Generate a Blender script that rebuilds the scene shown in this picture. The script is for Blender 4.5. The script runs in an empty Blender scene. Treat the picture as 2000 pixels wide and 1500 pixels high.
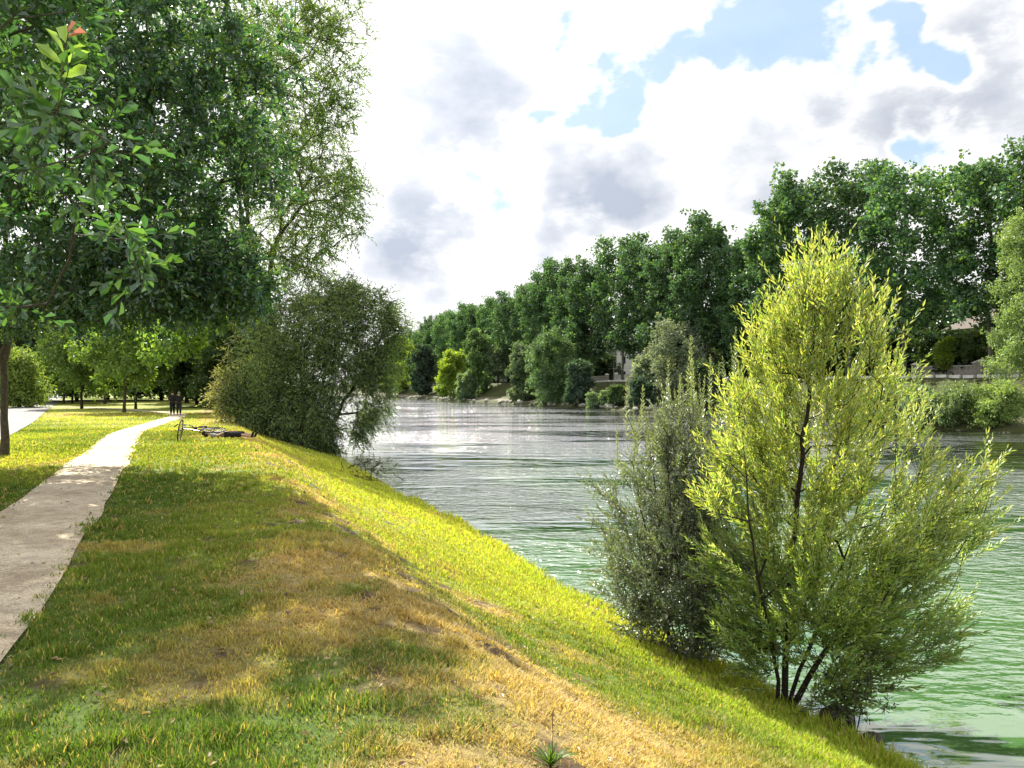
import bpy, bmesh, math, random
import numpy as np
from mathutils import Vector, Matrix

# ------------------------------------------------------------------ camera
SC = bpy.context.scene
COL = SC.collection
FPX = 1500.0            # focal length in pixels of a 2000 px wide frame
CAMZ = 1.6
cam_d = bpy.data.cameras.new('camera')
cam_d.sensor_width = 36.0
cam_d.lens = 27.0
cam_d.clip_start = 0.05
cam_d.clip_end = 8000
cam = bpy.data.objects.new('camera', cam_d)
COL.objects.link(cam)
cam.location = (0, 0, CAMZ)
cam.rotation_euler = (math.radians(90.19), 0, 0)
SC.camera = cam

# ------------------------------------------------------------------ render settings
SC.view_settings.view_transform = 'Standard'
SC.view_settings.look = 'None'
SC.view_settings.gamma = 1
SC.view_settings.exposure = 1.48
SC.render.engine = 'CYCLES'
cy = SC.cycles
cy.max_bounces = 7
cy.diffuse_bounces = 3
cy.glossy_bounces = 3
cy.transmission_bounces = 5
cy.transparent_max_bounces = 4
cy.caustics_reflective = False
cy.caustics_refractive = False
cy.use_denoising = True
cy.sample_clamp_indirect = 8

# ------------------------------------------------------------------ sun + sky
SUN_AZ = math.radians(-27)      # left of the view axis
SUN_EL = math.radians(43)
sun_dir = Vector((math.sin(SUN_AZ) * math.cos(SUN_EL), math.cos(SUN_AZ) * math.cos(SUN_EL), math.sin(SUN_EL)))
sd = bpy.data.lights.new('sun', 'SUN')
sd.energy = 5.0
sd.angle = math.radians(0.53)
sd.color = (1.0, 0.94, 0.82)
sun = bpy.data.objects.new('sun', sd)
COL.objects.link(sun)
sun.rotation_euler = sun_dir.to_track_quat('Z', 'Y').to_euler()
sun.location = (-40, 40, 60)


def pxdir(px, py):
    """unit direction for a point of the 2000x1500 picture"""
    v = Vector(((px - 1000) / FPX, 1.0, (755 - py) / FPX))
    return v.normalized()


def build_world():
    w = bpy.data.worlds.new('World')
    SC.world = w
    w.use_nodes = True
    nt = w.node_tree
    N = nt.nodes
    L = nt.links
    N.clear()
    out = N.new('ShaderNodeOutputWorld')
    bg = N.new('ShaderNodeBackground')
    bg.inputs['Strength'].default_value = 0.083
    L.new(bg.outputs[0], out.inputs[0])
    sky = N.new('ShaderNodeTexSky')
    sky.sky_type = 'NISHITA'
    sky.sun_disc = False
    sky.sun_elevation = SUN_EL
    sky.sun_rotation = SUN_AZ
    sky.air_density = 1.0
    sky.dust_density = 1.0
    sky.ozone_density = 2.0
    tc = N.new('ShaderNodeTexCoord')
    D = tc.outputs['Generated']

    def math_(op, a, b=None, clamp=False):
        m = N.new('ShaderNodeMath')
        m.operation = op
        m.use_clamp = clamp
        for i, v in enumerate((a, b)):
            if v is None:
                continue
            if isinstance(v, (int, float)):
                m.inputs[i].default_value = v
            else:
                L.new(v, m.inputs[i])
        return m.outputs[0]

    def noise(vec, scale, detail, rough=0.55, dist=0.0):
        n = N.new('ShaderNodeTexNoise')
        L.new(vec, n.inputs['Vector'])
        n.inputs['Scale'].default_value = scale
        n.inputs['Detail'].default_value = detail
        n.inputs['Roughness'].default_value = rough
        n.inputs['Distortion'].default_value = dist
        return n.outputs['Fac']

    def vadd(vec, off):
        v = N.new('ShaderNodeVectorMath')
        v.operation = 'ADD'
        L.new(vec, v.inputs[0])
        v.inputs[1].default_value = off
        return v.outputs[0]

    mp = N.new('ShaderNodeMapping')
    mp.inputs['Scale'].default_value = (1, 1, 1.9)
    mp.inputs['Location'].default_value = (3.1, 1.7, 0.4)
    L.new(D, mp.inputs['Vector'])
    P = mp.outputs[0]
    # wobble used so that the laid-out patches get ragged cloud outlines
    wob = N.new('ShaderNodeTexNoise')
    wob.inputs['Scale'].default_value = 9.0
    wob.inputs['Detail'].default_value = 4.0
    wob.inputs['Roughness'].default_value = 0.5
    L.new(D, wob.inputs['Vector'])
    ws = N.new('ShaderNodeVectorMath')
    ws.operation = 'MULTIPLY_ADD'
    L.new(wob.outputs['Color'], ws.inputs[0])
    ws.inputs[1].default_value = (0.16, 0.16, 0.16)
    L.new(vadd(D, (-0.08, -0.08, -0.08)), ws.inputs[2])
    DW = ws.outputs[0]

    def blob(px, py, r, amt, vec=None):
        d = N.new('ShaderNodeVectorMath')
        d.operation = 'DISTANCE'
        L.new(vec or DW, d.inputs[0])
        d.inputs[1].default_value = pxdir(px, py)
        m = N.new('ShaderNodeMapRange')
        m.interpolation_type = 'SMOOTHSTEP'
        L.new(d.outputs['Value'], m.inputs['Value'])
        m.inputs['From Min'].default_value = 1.3 * r / FPX
        m.inputs['From Max'].default_value = 0.0
        m.inputs['To Min'].default_value = 0.0
        m.inputs['To Max'].default_value = amt
        return m.outputs[0]

    def total(blobs, vec=None):
        s = None
        for b in blobs:
            o = blob(*b, vec=vec)
            s = o if s is None else math_('ADD', s, o)
        return s

    gaps = [(1650, -60, 110, .40), (1570, 15, 72, .40), (1480, 50, 62, .40), (1400, 85, 60, .42), (1320, 120, 66, .44),
            (1235, 180, 72, .46), (1150, 205, 58, .46), (1065, 230, 48, .46), (1240, 255, 48, .42), (1700, 78, 52, .38), (1780, 90, 52, .36),
            (1850, 95, 50, .36), (1815, 270, 62, .36), (1770, 290, 45, .28), (915, 335, 70, .34), (975, 370, 55, .34), (1090, 85, 45, .30), (930, 30, 60, .26),
            (1500, -150, 180, .3), (2250, 150, 160, .4), (350, -250, 260, .4)]
    greys = [(825, 430, 150, .75), (800, 500, 110, .45), (1140, 440, 110, .7), (1245, 380, 95, .85), (1130, 320, 110, .5), (870, 190, 170, .7), (1000, 150, 120, .45),
             (1500, 240, 190, .5), (1680, 230, 190, .46), (1850, 220, 160, .4), (1950, 60, 130, .35), (1050, 555, 110, .3), (880, 560, 110, .35),
             (2300, 300, 400, .4), (-200, 200, 500, .3)]
    n1 = noise(P, 3.2, 7, 0.58)
    n2 = noise(P, 11.0, 6, 0.6)
    cov = math_('ADD', math_('MULTIPLY', n1, 0.75), math_('MULTIPLY', n2, 0.85))
    cov = math_('ADD', cov, -0.2)
    cov = math_('SUBTRACT', cov, total(gaps))
    cr = N.new('ShaderNodeMapRange')
    cr.interpolation_type = 'SMOOTHSTEP'
    L.new(cov, cr.inputs['Value'])
    cr.inputs['From Min'].default_value = 0.25
    cr.inputs['From Max'].default_value = 0.46
    cr.inputs['To Min'].default_value = 0.16
    C = cr.outputs[0]
    # lit edges: difference of density towards the sun
    off = tuple(0.035 * c for c in (sun_dir.x, 0, 1.2))
    n1b = noise(vadd(P, off), 3.2, 7, 0.58)
    n2b = noise(vadd(P, tuple(o * .6 for o in off)), 11.0, 6, 0.6)
    relief = math_('ADD', math_('MULTIPLY', math_('SUBTRACT', n1b, n1), 2.6), math_('MULTIPLY', math_('SUBTRACT', n2b, n2), 0.8))
    g = total(greys, vec=DW)
    inner = N.new('ShaderNodeMapRange')
    inner.interpolation_type = 'SMOOTHSTEP'
    L.new(cov, inner.inputs['Value'])
    inner.inputs['From Min'].default_value = 0.36
    inner.inputs['From Max'].default_value = 0.62
    gi = math_('MULTIPLY', g, math_('ADD', math_('MULTIPLY', inner.outputs[0], 0.85), 0.15))
    gi = math_('MULTIPLY', gi, math_('ADD', math_('ADD', math_('MULTIPLY', n1, 2.4), math_('MULTIPLY', n2, 1.6)), -0.85))
    shade = math_('ADD', gi, relief)
    sh = N.new('ShaderNodeMapRange')
    L.new(shade, sh.inputs['Value'])
    sh.inputs['From Min'].default_value = -0.05
    sh.inputs['From Max'].default_value = 1.2
    ramp = N.new('ShaderNodeValToRGB')
    L.new(sh.outputs[0], ramp.inputs[0])
    e = ramp.color_ramp.elements
    e[0].position = 0.0
    e[0].color = (5.8, 5.7, 5.6, 1)
    e[1].position = 1.0
    e[1].color = (2.25, 2.5, 2.95, 1)
    m = e.new(0.3)
    m.color = (4.7, 4.7, 4.75, 1)
    m = e.new(0.6)
    m.color = (3.3, 3.45, 3.75, 1)
    # sky colour pushed to the pale blue of the photograph
    sk = N.new('ShaderNodeMix')
    sk.data_type = 'RGBA'
    sk.inputs['Factor'].default_value = 0.75
    L.new(sky.outputs[0], sk.inputs['A'])
    sk.inputs['B'].default_value = (1.9, 2.85, 4.6, 1)
    mx = N.new('ShaderNodeMix')
    mx.data_type = 'RGBA'
    L.new(C, mx.inputs['Factor'])
    L.new(sk.outputs['Result'], mx.inputs['A'])
    # clouds near the sun scatter its light forward and are brighter
    dt = N.new('ShaderNodeVectorMath')
    dt.operation = 'DOT_PRODUCT'
    L.new(D, dt.inputs[0])
    dt.inputs[1].default_value = sun_dir
    gl = N.new('ShaderNodeMapRange')
    gl.interpolation_type = 'SMOOTHSTEP'
    L.new(dt.outputs['Value'], gl.inputs['Value'])
    gl.inputs['From Min'].default_value = .6
    gl.inputs['From Max'].default_value = 1.0
    gl.inputs['To Min'].default_value = 1.0
    gl.inputs['To Max'].default_value = 1.3
    sc = N.new('ShaderNodeVectorMath')
    sc.operation = 'SCALE'
    L.new(ramp.outputs[0], sc.inputs[0])
    L.new(gl.outputs[0], sc.inputs['Scale'])
    L.new(sc.outputs[0], mx.inputs['B'])
    L.new(mx.outputs['Result'], bg.inputs['Color'])


build_world()

# ------------------------------------------------------------------ helpers
rng = np.random.default_rng(7)
U = np.array([-0.3697, 0.9291])   # along the river
V = np.array([0.9291, 0.3697])    # across the river, towards the far bank
WATER = -2.4


def sn(x, y):
    return x * U[0] + y * U[1], x * V[0] + y * V[1]


def xy(s, n):
    return s * U[0] + n * V[0], s * U[1] + n * V[1]


def smooth(a, b, x):
    t = np.clip((x - a) / (b - a), 0, 1)
    return t * t * (3 - 2 * t)


_tabs = {}


def vnoise(x, y, scale=1.0, seed=0):
    """value noise 0..1"""
    if seed not in _tabs:
        _tabs[seed] = np.random.default_rng(1000 + seed).random((256, 256))
    T = _tabs[seed]
    x = np.asarray(x, float) / scale + 37.3
    y = np.asarray(y, float) / scale + 11.9
    xi = np.floor(x).astype(int)
    yi = np.floor(y).astype(int)
    fx = x - xi
    fy = y - yi
    fx = fx * fx * (3 - 2 * fx)
    fy = fy * fy * (3 - 2 * fy)
    a = T[xi % 256, yi % 256]
    b = T[(xi + 1) % 256, yi % 256]
    c = T[xi % 256, (yi + 1) % 256]
    d = T[(xi + 1) % 256, (yi + 1) % 256]
    return (a * (1 - fx) + b * fx) * (1 - fy) + (c * (1 - fx) + d * fx) * fy


def fbm(x, y, scale, seed=0, oct=4):
    s = 0
    a = 1
    t = 0
    for i in range(oct):
        s = s + a * vnoise(x, y, scale / 2 ** i, seed + i)
        t += a
        a *= 0.5
    return s / t


def shore_n(s):
    return 6.75 + 0.5 * (vnoise(s, s * 0, 5.0, 3) - .5) + 0.35 * (vnoise(s, s * 0, 1.3, 4) - .5)


def far_shore_n(s):
    return 64.5 + 1.5 * (vnoise(s, s * 0, 12.0, 5) - .5)


def H(x, y, fine=True):
    x = np.asarray(x, float)
    y = np.asarray(y, float)
    s, n = sn(x, y)
    top = -0.5 * smooth(12, 55, s) + 0.10 * (fbm(x, y, 9, 20, 2) - .5) - 0.0 * n
    top = top + 0.02 * (fbm(x, y, .7, 22, 3) - .5) * (1 if fine else 0)
    sh = shore_n(s)
    # bank: rounded crest, steepening, then steady to the water and below
    t = np.clip((n - 0.7) / (sh - 0.7), 0, 3)
    prof = np.where(t < 1, smooth(0, 0.35, t) * t, t)
    drop = (top - WATER)
    near = top - drop * prof
    near = near + (0.10 * (fbm(x, y, .9, 30, 3) - .5) * smooth(0.4, 2, n) + .045 * (fbm(x, y, .3, 34, 2) - .5)) * (1 if fine else 0)
    near = np.maximum(near, WATER - 1.6)
    fs = far_shore_n(s)
    q = n - fs
    far = WATER + 0.55 * smooth(-1, 0.6, q) + 0.3 * smooth(0.5, 3, q) + 4.1 * smooth(2.2, 9.5, q) + 0.25 * (fbm(x, y, 3, 40, 3) - .5)
    far = np.where(q < -1, np.minimum(far, WATER - 0.5), far)
    far = far - 1.6 * smooth(-1, -4, q)
    return np.where(n < 35, near, far)


def G(x, y):
    return float(H(np.array([x]), np.array([y]))[0])


def hit(px, py, dmax=400):
    """where the ground (or the water) is met in the direction of picture point px, py"""
    k = (px - 1000) / FPX
    m = (755 - py) / FPX
    ds = np.concatenate([np.arange(1.5, 60, .02), np.arange(60, dmax, .2)])
    g = np.maximum(H(ds * k, ds, False), WATER)
    z = CAMZ + ds * m
    i = np.argmax(z <= g)
    d = ds[i]
    return d * k, d


def at_n(px, n):
    k = (px - 1000) / FPX
    Y = n / (k * V[0] + V[1])
    return k * Y, Y


# ---- path and road centre lines
PATH = np.array([(3.0, -9.0), (-.6, -2.5), (-2.55, 2.0), (-3.6, 4.5), (-4.65, 7.0), (-5.9, 9.8), (-8.85, 16.5), (-11.6, 22.5), (-15.4, 30.9), (-20.6, 45), (-23.6, 54),
                 (-26.5, 60), (-33, 68), (-44, 78), (-60, 88)])
ROAD = np.array([(2 - i * .494 * 10 - 3.9 * .869 - 2, i * .869 * 10 - 3.9 * .494) for i in range(-1, 26)])


def resample(pts, step):
    # Catmull-Rom
    out = []
    P = np.vstack([2 * pts[0] - pts[1], pts, 2 * pts[-1] - pts[-2]])
    for i in range(1, len(P) - 2):
        p0, p1, p2, p3 = P[i - 1:i + 3]
        m = max(2, int(np.linalg.norm(p2 - p1) / step))
        for t in np.arange(m) / m:
            out.append(0.5 * ((2 * p1) + (-p0 + p2) * t + (2 * p0 - 5 * p1 + 4 * p2 - p3) * t * t + (-p0 + 3 * p1 - 3 * p2 + p3) * t ** 3))
    out.append(P[-2])
    return np.array(out)


PATHC = resample(PATH, .35)
ROADC = resample(ROAD, 1.0)


def line_dist(x, y, line):
    shp = np.shape(x)
    x = np.ravel(x)
    y = np.ravel(y)
    d = np.full(x.shape, 1e9)
    for i in range(0, len(line)):
        dd = (x - line[i, 0]) ** 2 + (y - line[i, 1]) ** 2
        np.minimum(d, dd, out=d)
    return np.sqrt(d).reshape(shp)


PW = 0.58    # half width of the path
RW = 1.75


def tag(o, label=None, cat=None, group=None, kind=None):
    if label:
        o['label'] = label
    if cat:
        o['category'] = cat
    if group:
        o['group'] = group
    if kind:
        o['kind'] = kind
    return o


def empty(name, loc, rz=0.0, label=None, cat=None, group=None):
    o = bpy.data.objects.new(name, None)
    COL.objects.link(o)
    o.location = loc
    o.rotation_euler = (0, 0, rz)
    o.empty_display_size = 0.3
    return tag(o, label, cat, group)


def mesh_np(name, verts, polys, mat, parent=None, col=None, smooth_=False):
    """polys: list of (m,k) index arrays; col: per-vertex rgb"""
    me = bpy.data.meshes.new(name)
    verts = np.asarray(verts, np.float32)
    me.vertices.add(len(verts))
    me.vertices.foreach_set('co', verts.ravel())
    polys = [np.asarray(p, np.int32) for p in polys if len(p)]
    li = np.concatenate([p.ravel() for p in polys])
    tot = np.concatenate([np.full(len(p), p.shape[1], np.int32) for p in polys])
    st = np.concatenate([[0], np.cumsum(tot)[:-1]]).astype(np.int32)
    me.loops.add(len(li))
    me.loops.foreach_set('vertex_index', li)
    me.polygons.add(len(tot))
    me.polygons.foreach_set('loop_start', st)
    me.polygons.foreach_set('loop_total', tot)
    me.polygons.foreach_set('use_smooth', np.full(len(tot), bool(smooth_)))
    if col is not None:
        a = me.color_attributes.new('Col', 'FLOAT_COLOR', 'POINT')
        c = np.ones((len(verts), 4), np.float32)
        c[:, :3] = col
        a.data.foreach_set('color', c.ravel())
    me.update(calc_edges=True)
    me.materials.append(mat)
    o = bpy.data.objects.new(name, me)
    COL.objects.link(o)
    if parent:
        o.parent = parent
    return o


def bm_obj(name, bm, mat, parent=None, smooth_=False):
    me = bpy.data.meshes.new(name)
    bm.normal_update()
    bm.to_mesh(me)
    bm.free()
    if smooth_:
        for p in me.polygons:
            p.use_smooth = True
    me.materials.append(mat)
    o = bpy.data.objects.new(name, me)
    COL.objects.link(o)
    if parent:
        o.parent = parent
    return o


# ------------------------------------------------------------------ materials
def new_mat(name):
    m = bpy.data.materials.new(name)
    m.use_nodes = True
    nt = m.node_tree
    nt.nodes.clear()
    out = nt.nodes.new('ShaderNodeOutputMaterial')
    return m, nt, out


def leaf_mat(name, tint=(1, 1, 1), trans=0.45, gloss=0.06, rough=0.35, tboost=(1.25, 1.2, .6)):
    m, nt, out = new_mat(name)
    N, L = nt.nodes, nt.links
    at = N.new('ShaderNodeAttribute')
    at.attribute_name = 'Col'
    oi = N.new('ShaderNodeObjectInfo')
    hs = N.new('ShaderNodeHueSaturation')
    mr = N.new('ShaderNodeMapRange')
    L.new(oi.outputs['Random'], mr.inputs['Value'])
    mr.inputs['To Min'].default_value = 0.72
    mr.inputs['To Max'].default_value = 1.28
    L.new(mr.outputs[0], hs.inputs['Value'])
    mul = N.new('ShaderNodeMix')
    mul.data_type = 'RGBA'
    mul.blend_type = 'MULTIPLY'
    mul.inputs['Factor'].default_value = 1
    L.new(at.outputs['Color'], mul.inputs['A'])
    mul.inputs['B'].default_value = (*tint, 1)
    L.new(mul.outputs['Result'], hs.inputs['Color'])
    c = hs.outputs[0]
    tm = N.new('ShaderNodeMix')
    tm.data_type = 'RGBA'
    tm.blend_type = 'MULTIPLY'
    tm.inputs['Factor'].default_value = 1
    L.new(c, tm.inputs['A'])
    tm.inputs['B'].default_value = (*tboost, 1)
    d = N.new('ShaderNodeBsdfDiffuse')
    L.new(c, d.inputs[0])
    t = N.new('ShaderNodeBsdfTranslucent')
    L.new(tm.outputs['Result'], t.inputs[0])
    mx = N.new('ShaderNodeMixShader')
    mx.inputs[0].default_value = trans
    L.new(d.outputs[0], mx.inputs[1])
    L.new(t.outputs[0], mx.inputs[2])
    g = N.new('ShaderNodeBsdfGlossy')
    g.inputs['Roughness'].default_value = rough
    g.inputs['Color'].default_value = (.9, .95, 1, 1)
    m2 = N.new('ShaderNodeMixShader')
    m2.inputs[0].default_value = gloss
    L.new(mx.outputs[0], m2.inputs[1])
    L.new(g.outputs[0], m2.inputs[2])
    L.new(m2.outputs[0], out.inputs[0])
    return m


def noise_mat(name, c1, c2, scale=8, rough=0.85, bump=0.3, bscale=None, detail=6, spec=0.3, metal=0.0, coords='Object', dist=.02):
    m, nt, out = new_mat(name)
    N, L = nt.nodes, nt.links
    p = N.new('ShaderNodeBsdfPrincipled')
    p.inputs['Roughness'].default_value = rough
    p.inputs['Metallic'].default_value = metal
    p.inputs['Specular IOR Level'].default_value = spec
    tc = N.new('ShaderNodeTexCoord')
    n = N.new('ShaderNodeTexNoise')
    n.inputs['Scale'].default_value = scale
    n.inputs['Detail'].default_value = detail
    n.inputs['Roughness'].default_value = .65
    L.new(tc.outputs[coords], n.inputs['Vector'])
    r = N.new('ShaderNodeValToRGB')
    r.color_ramp.elements[0].position = .33
    r.color_ramp.elements[0].color = (*c1, 1)
    r.color_ramp.elements[1].position = .67
    r.color_ramp.elements[1].color = (*c2, 1)
    L.new(n.outputs['Fac'], r.inputs[0])
    L.new(r.outputs[0], p.inputs['Base Color'])
    if bump:
        n2 = N.new('ShaderNodeTexNoise')
        n2.inputs['Scale'].default_value = bscale or scale * 3
        n2.inputs['Detail'].default_value = 5
        L.new(tc.outputs[coords], n2.inputs['Vector'])
        b = N.new('ShaderNodeBump')
        b.inputs['Strength'].default_value = bump
        b.inputs['Distance'].default_value = dist
        L.new(n2.outputs['Fac'], b.inputs['Height'])
        L.new(b.outputs[0], p.inputs['Normal'])
    L.new(p.outputs[0], out.inputs[0])
    return m


def attr_mat(name, rough=.9, bump=1.0, bscale=22, mottling=.45):
    m, nt, out = new_mat(name)
    N, L = nt.nodes, nt.links
    p = N.new('ShaderNodeBsdfPrincipled')
    p.inputs['Roughness'].default_value = rough
    p.inputs['Specular IOR Level'].default_value = .15
    at = N.new('ShaderNodeAttribute')
    at.attribute_name = 'Col'
    tc = N.new('ShaderNodeTexCoord')
    n = N.new('ShaderNodeTexNoise')
    n.inputs['Scale'].default_value = bscale
    n.inputs['Detail'].default_value = 6
    n.inputs['Roughness'].default_value = .7
    L.new(tc.outputs['Object'], n.inputs['Vector'])
    mr = N.new('ShaderNodeMapRange')
    L.new(n.outputs['Fac'], mr.inputs['Value'])
    mr.inputs['From Min'].default_value = .3
    mr.inputs['From Max'].default_value = .7
    mr.inputs['To Min'].default_value = 1 - mottling
    mr.inputs['To Max'].default_value = 1 + mottling
    hs = N.new('ShaderNodeHueSaturation')
    L.new(mr.outputs[0], hs.inputs['Value'])
    L.new(at.outputs['Color'], hs.inputs['Color'])
    L.new(hs.outputs[0], p.inputs['Base Color'])
    b = N.new('ShaderNodeBump')
    b.inputs['Strength'].default_value = bump
    b.inputs['Distance'].default_value = .03
    L.new(n.outputs['Fac'], b.inputs['Height'])
    L.new(b.outputs[0], p.inputs['Normal'])
    L.new(p.outputs[0], out.inputs[0])
    return m


def gravel_mat():
    m, nt, out = new_mat('pale_gravel')
    N, L = nt.nodes, nt.links
    p = N.new('ShaderNodeBsdfPrincipled')
    p.inputs['Roughness'].default_value = .95
    p.inputs['Specular IOR Level'].default_value = .1
    tc = N.new('ShaderNodeTexCoord')
    prev = None
    for sc_, det, lo, hi, c1, c2 in ((.9, 4, .35, .65, (.43, .36, .265), (.62, .54, .42)), (6, 6, .3, .7, (.72, .72, .72), (1.12, 1.12, 1.12)), (55, 3, .35, .62, (.62, .6, .57), (1.12, 1.12, 1.12))):
        n = N.new('ShaderNodeTexNoise')
        n.inputs['Scale'].default_value = sc_
        n.inputs['Detail'].default_value = det
        L.new(tc.outputs['Object'], n.inputs['Vector'])
        r = N.new('ShaderNodeValToRGB')
        r.color_ramp.elements[0].position = lo
        r.color_ramp.elements[0].color = (*c1, 1)
        r.color_ramp.elements[1].position = hi
        r.color_ramp.elements[1].color = (*c2, 1)
        L.new(n.outputs['Fac'], r.inputs[0])
        if prev is None:
            prev = r.outputs[0]
        else:
            mx = N.new('ShaderNodeMix')
            mx.data_type = 'RGBA'
            mx.blend_type = 'MULTIPLY'
            mx.inputs['Factor'].default_value = 1
            L.new(prev, mx.inputs['A'])
            L.new(r.outputs[0], mx.inputs['B'])
            prev = mx.outputs['Result']
    L.new(prev, p.inputs['Base Color'])
    b = N.new('ShaderNodeBump')
    b.inputs['Strength'].default_value = .7
    b.inputs['Distance'].default_value = .012
    L.new(n.outputs['Fac'], b.inputs['Height'])
    L.new(b.outputs[0], p.inputs['Normal'])
    L.new(p.outputs[0], out.inputs[0])
    return m


def water_mat():
    m, nt, out = new_mat('river_water')
    N, L = nt.nodes, nt.links
    body = N.new('ShaderNodeBsdfDiffuse')
    refl = N.new('ShaderNodeBsdfGlossy')
    refl.inputs['Roughness'].default_value = .05
    fr = N.new('ShaderNodeFresnel')
    fr.inputs['IOR'].default_value = 1.33
    fg = N.new('ShaderNodeMath')
    fg.operation = 'MULTIPLY_ADD'
    fg.use_clamp = True
    L.new(fr.outputs[0], fg.inputs[0])
    fg.inputs[1].default_value = 1.2
    fg.inputs[2].default_value = .24
    p = N.new('ShaderNodeMixShader')
    L.new(fg.outputs[0], p.inputs[0])
    L.new(body.outputs[0], p.inputs[1])
    L.new(refl.outputs[0], p.inputs[2])
    tc = N.new('ShaderNodeTexCoord')
    # silty green body with slow murky patches
    n0 = N.new('ShaderNodeTexNoise')
    n0.inputs['Scale'].default_value = .07
    n0.inputs['Detail'].default_value = 3
    L.new(tc.outputs['Object'], n0.inputs['Vector'])
    r = N.new('ShaderNodeValToRGB')
    r.color_ramp.elements[0].position = .35
    r.color_ramp.elements[0].color = (.042, .115, .03, 1)
    r.color_ramp.elements[1].position = .65
    r.color_ramp.elements[1].color = (.075, .17, .05, 1)
    L.new(n0.outputs['Fac'], r.inputs[0])
    L.new(r.outputs[0], body.inputs['Color'])

    def nz(scale, sx, sy, detail, dist=0.0, rot=.25):
        mp = N.new('ShaderNodeMapping')
        mp.inputs['Scale'].default_value = (sx, sy, 1)
        mp.inputs['Rotation'].default_value = (0, 0, rot)
        L.new(tc.outputs['Object'], mp.inputs['Vector'])
        n = N.new('ShaderNodeTexNoise')
        n.inputs['Scale'].default_value = scale
        n.inputs['Detail'].default_value = detail
        n.inputs['Roughness'].default_value = .5
        n.inputs['Distortion'].default_value = dist
        L.new(mp.outputs[0], n.inputs['Vector'])
        return n.outputs['Fac']

    def bump(h, dist, strength, prev=None):
        b = N.new('ShaderNodeBump')
        b.inputs['Strength'].default_value = strength
        b.inputs['Distance'].default_value = dist
        L.new(h, b.inputs['Height'])
        if prev:
            L.new(prev, b.inputs['Normal'])
        return b.outputs[0]
    # large gust patches decide where the fine ripples stand up
    gust = nz(.075, .5, 1.5, 4, .8)
    gr = N.new('ShaderNodeMapRange')
    gr.interpolation_type = 'SMOOTHSTEP'
    L.new(gust, gr.inputs['Value'])
    gr.inputs['From Min'].default_value = .42
    gr.inputs['From Max'].default_value = .58
    gr.inputs['To Min'].default_value = .06
    gr.inputs['To Max'].default_value = 2.7
    fine = nz(3.2, .8, 1.6, 3, .3)
    fm = N.new('ShaderNodeMath')
    fm.operation = 'MULTIPLY'
    L.new(fine, fm.inputs[0])
    L.new(gr.outputs[0], fm.inputs[1])
    b1 = bump(nz(.5, .6, 1.7, 3, .5), .3, 1)
    b2 = bump(fm.outputs[0], .075, 1, b1)
    L.new(b2, refl.inputs['Normal'])
    L.new(p.outputs[0], out.inputs[0])
    return m


M = {}
M['ground'] = attr_mat('turf_soil')
M['grass'] = leaf_mat('grass_blade', trans=.42, gloss=.008, rough=.6, tboost=(1.25, 1.2, .5))
M['leaf'] = leaf_mat('leaf', trans=.42, gloss=.05, rough=.5)
M['leaf_gloss'] = leaf_mat('glossy_leaf', trans=.46, gloss=.07, rough=.25)
M['leaf_willow'] = leaf_mat('willow_leaf', trans=.5, gloss=.10, rough=.45, tboost=(1.22, 1.2, .55))
M['leaf_silver'] = leaf_mat('silvery_leaf', trans=.45, gloss=.17, rough=.42)
M['leaf_far'] = leaf_mat('far_leaf', trans=.3, gloss=.03)
M['bark'] = noise_mat('bark', (.035, .028, .02), (.10, .085, .065), 14, .95, .8, 30)
M['bark_dark'] = noise_mat('dark_bark', (.014, .011, .009), (.045, .036, .028), 20, .95, .8, 40)
M['bark_plane'] = noise_mat('plane_bark', (.06, .055, .045), (.2, .19, .15), 1.2, .9, .3, 6)
M['twig'] = noise_mat('twig_bark', (.05, .03, .018), (.11, .075, .04), 20, .8, 0)
M['gravel'] = gravel_mat()
M['asphalt'] = noise_mat('pale_asphalt', (.14, .14, .142), (.21, .207, .205), 1.5, .9, .3, 50)
M['stone'] = noise_mat('wet_stone', (.02, .018, .015), (.075, .07, .055), 6, .8, .8, 14)
M['paving'] = noise_mat('quay_stone', (.24, .23, .2), (.42, .40, .36), 4, .9, .5, 12)
M['concrete'] = noise_mat('white_concrete', (.52, .52, .50), (.74, .74, .71), 2, .85, .2, 10)
M['render'] = noise_mat('white_render', (.66, .66, .63), (.8, .8, .77), .8, .9, .2, 10)
M['slate'] = noise_mat('slate_roof', (.05, .05, .055), (.10, .10, .11), 3, .6, .4, 9)
M['tile'] = noise_mat('brown_tile_roof', (.085, .07, .06), (.14, .115, .1), 3, .8, .5, 9)
M['glass'] = noise_mat('window_glass', (.02, .025, .03), (.05, .06, .07), 1, .1, 0, spec=.8)
M['iron'] = noise_mat('dark_iron', (.012, .013, .013), (.03, .03, .03), 10, .5, .1)
M['zinc'] = noise_mat('grey_metal', (.22, .23, .23), (.34, .35, .35), 5, .45, .1, metal=.3)
M['black_cloth'] = noise_mat('black_cloth', (.008, .008, .010), (.022, .021, .024), 12, .95, .5, 40)
M['navy_cloth'] = noise_mat('dark_trousers', (.012, .012, .018), (.03, .028, .036), 12, .95, .5, 40)
M['grey_cloth'] = noise_mat('grey_shirt', (.20, .22, .20), (.34, .36, .33), 9, .95, .4, 30)
M['white_cloth'] = noise_mat('pale_shirt', (.6, .6, .6), (.75, .75, .75), 9, .95, .3, 30)
M['skin'] = noise_mat('skin', (.42, .26, .18), (.52, .33, .24), 8, .6, 0)
M['hair'] = noise_mat('dark_hair', (.012, .009, .007), (.035, .026, .02), 30, .7, .6, 60)
M['hair_grey'] = noise_mat('grey_hair', (.12, .12, .12), (.25, .24, .23), 30, .7, .6, 60)
M['rubber'] = noise_mat('tyre_rubber', (.012, .012, .012), (.025, .025, .025), 30, .8, .2)
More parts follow.
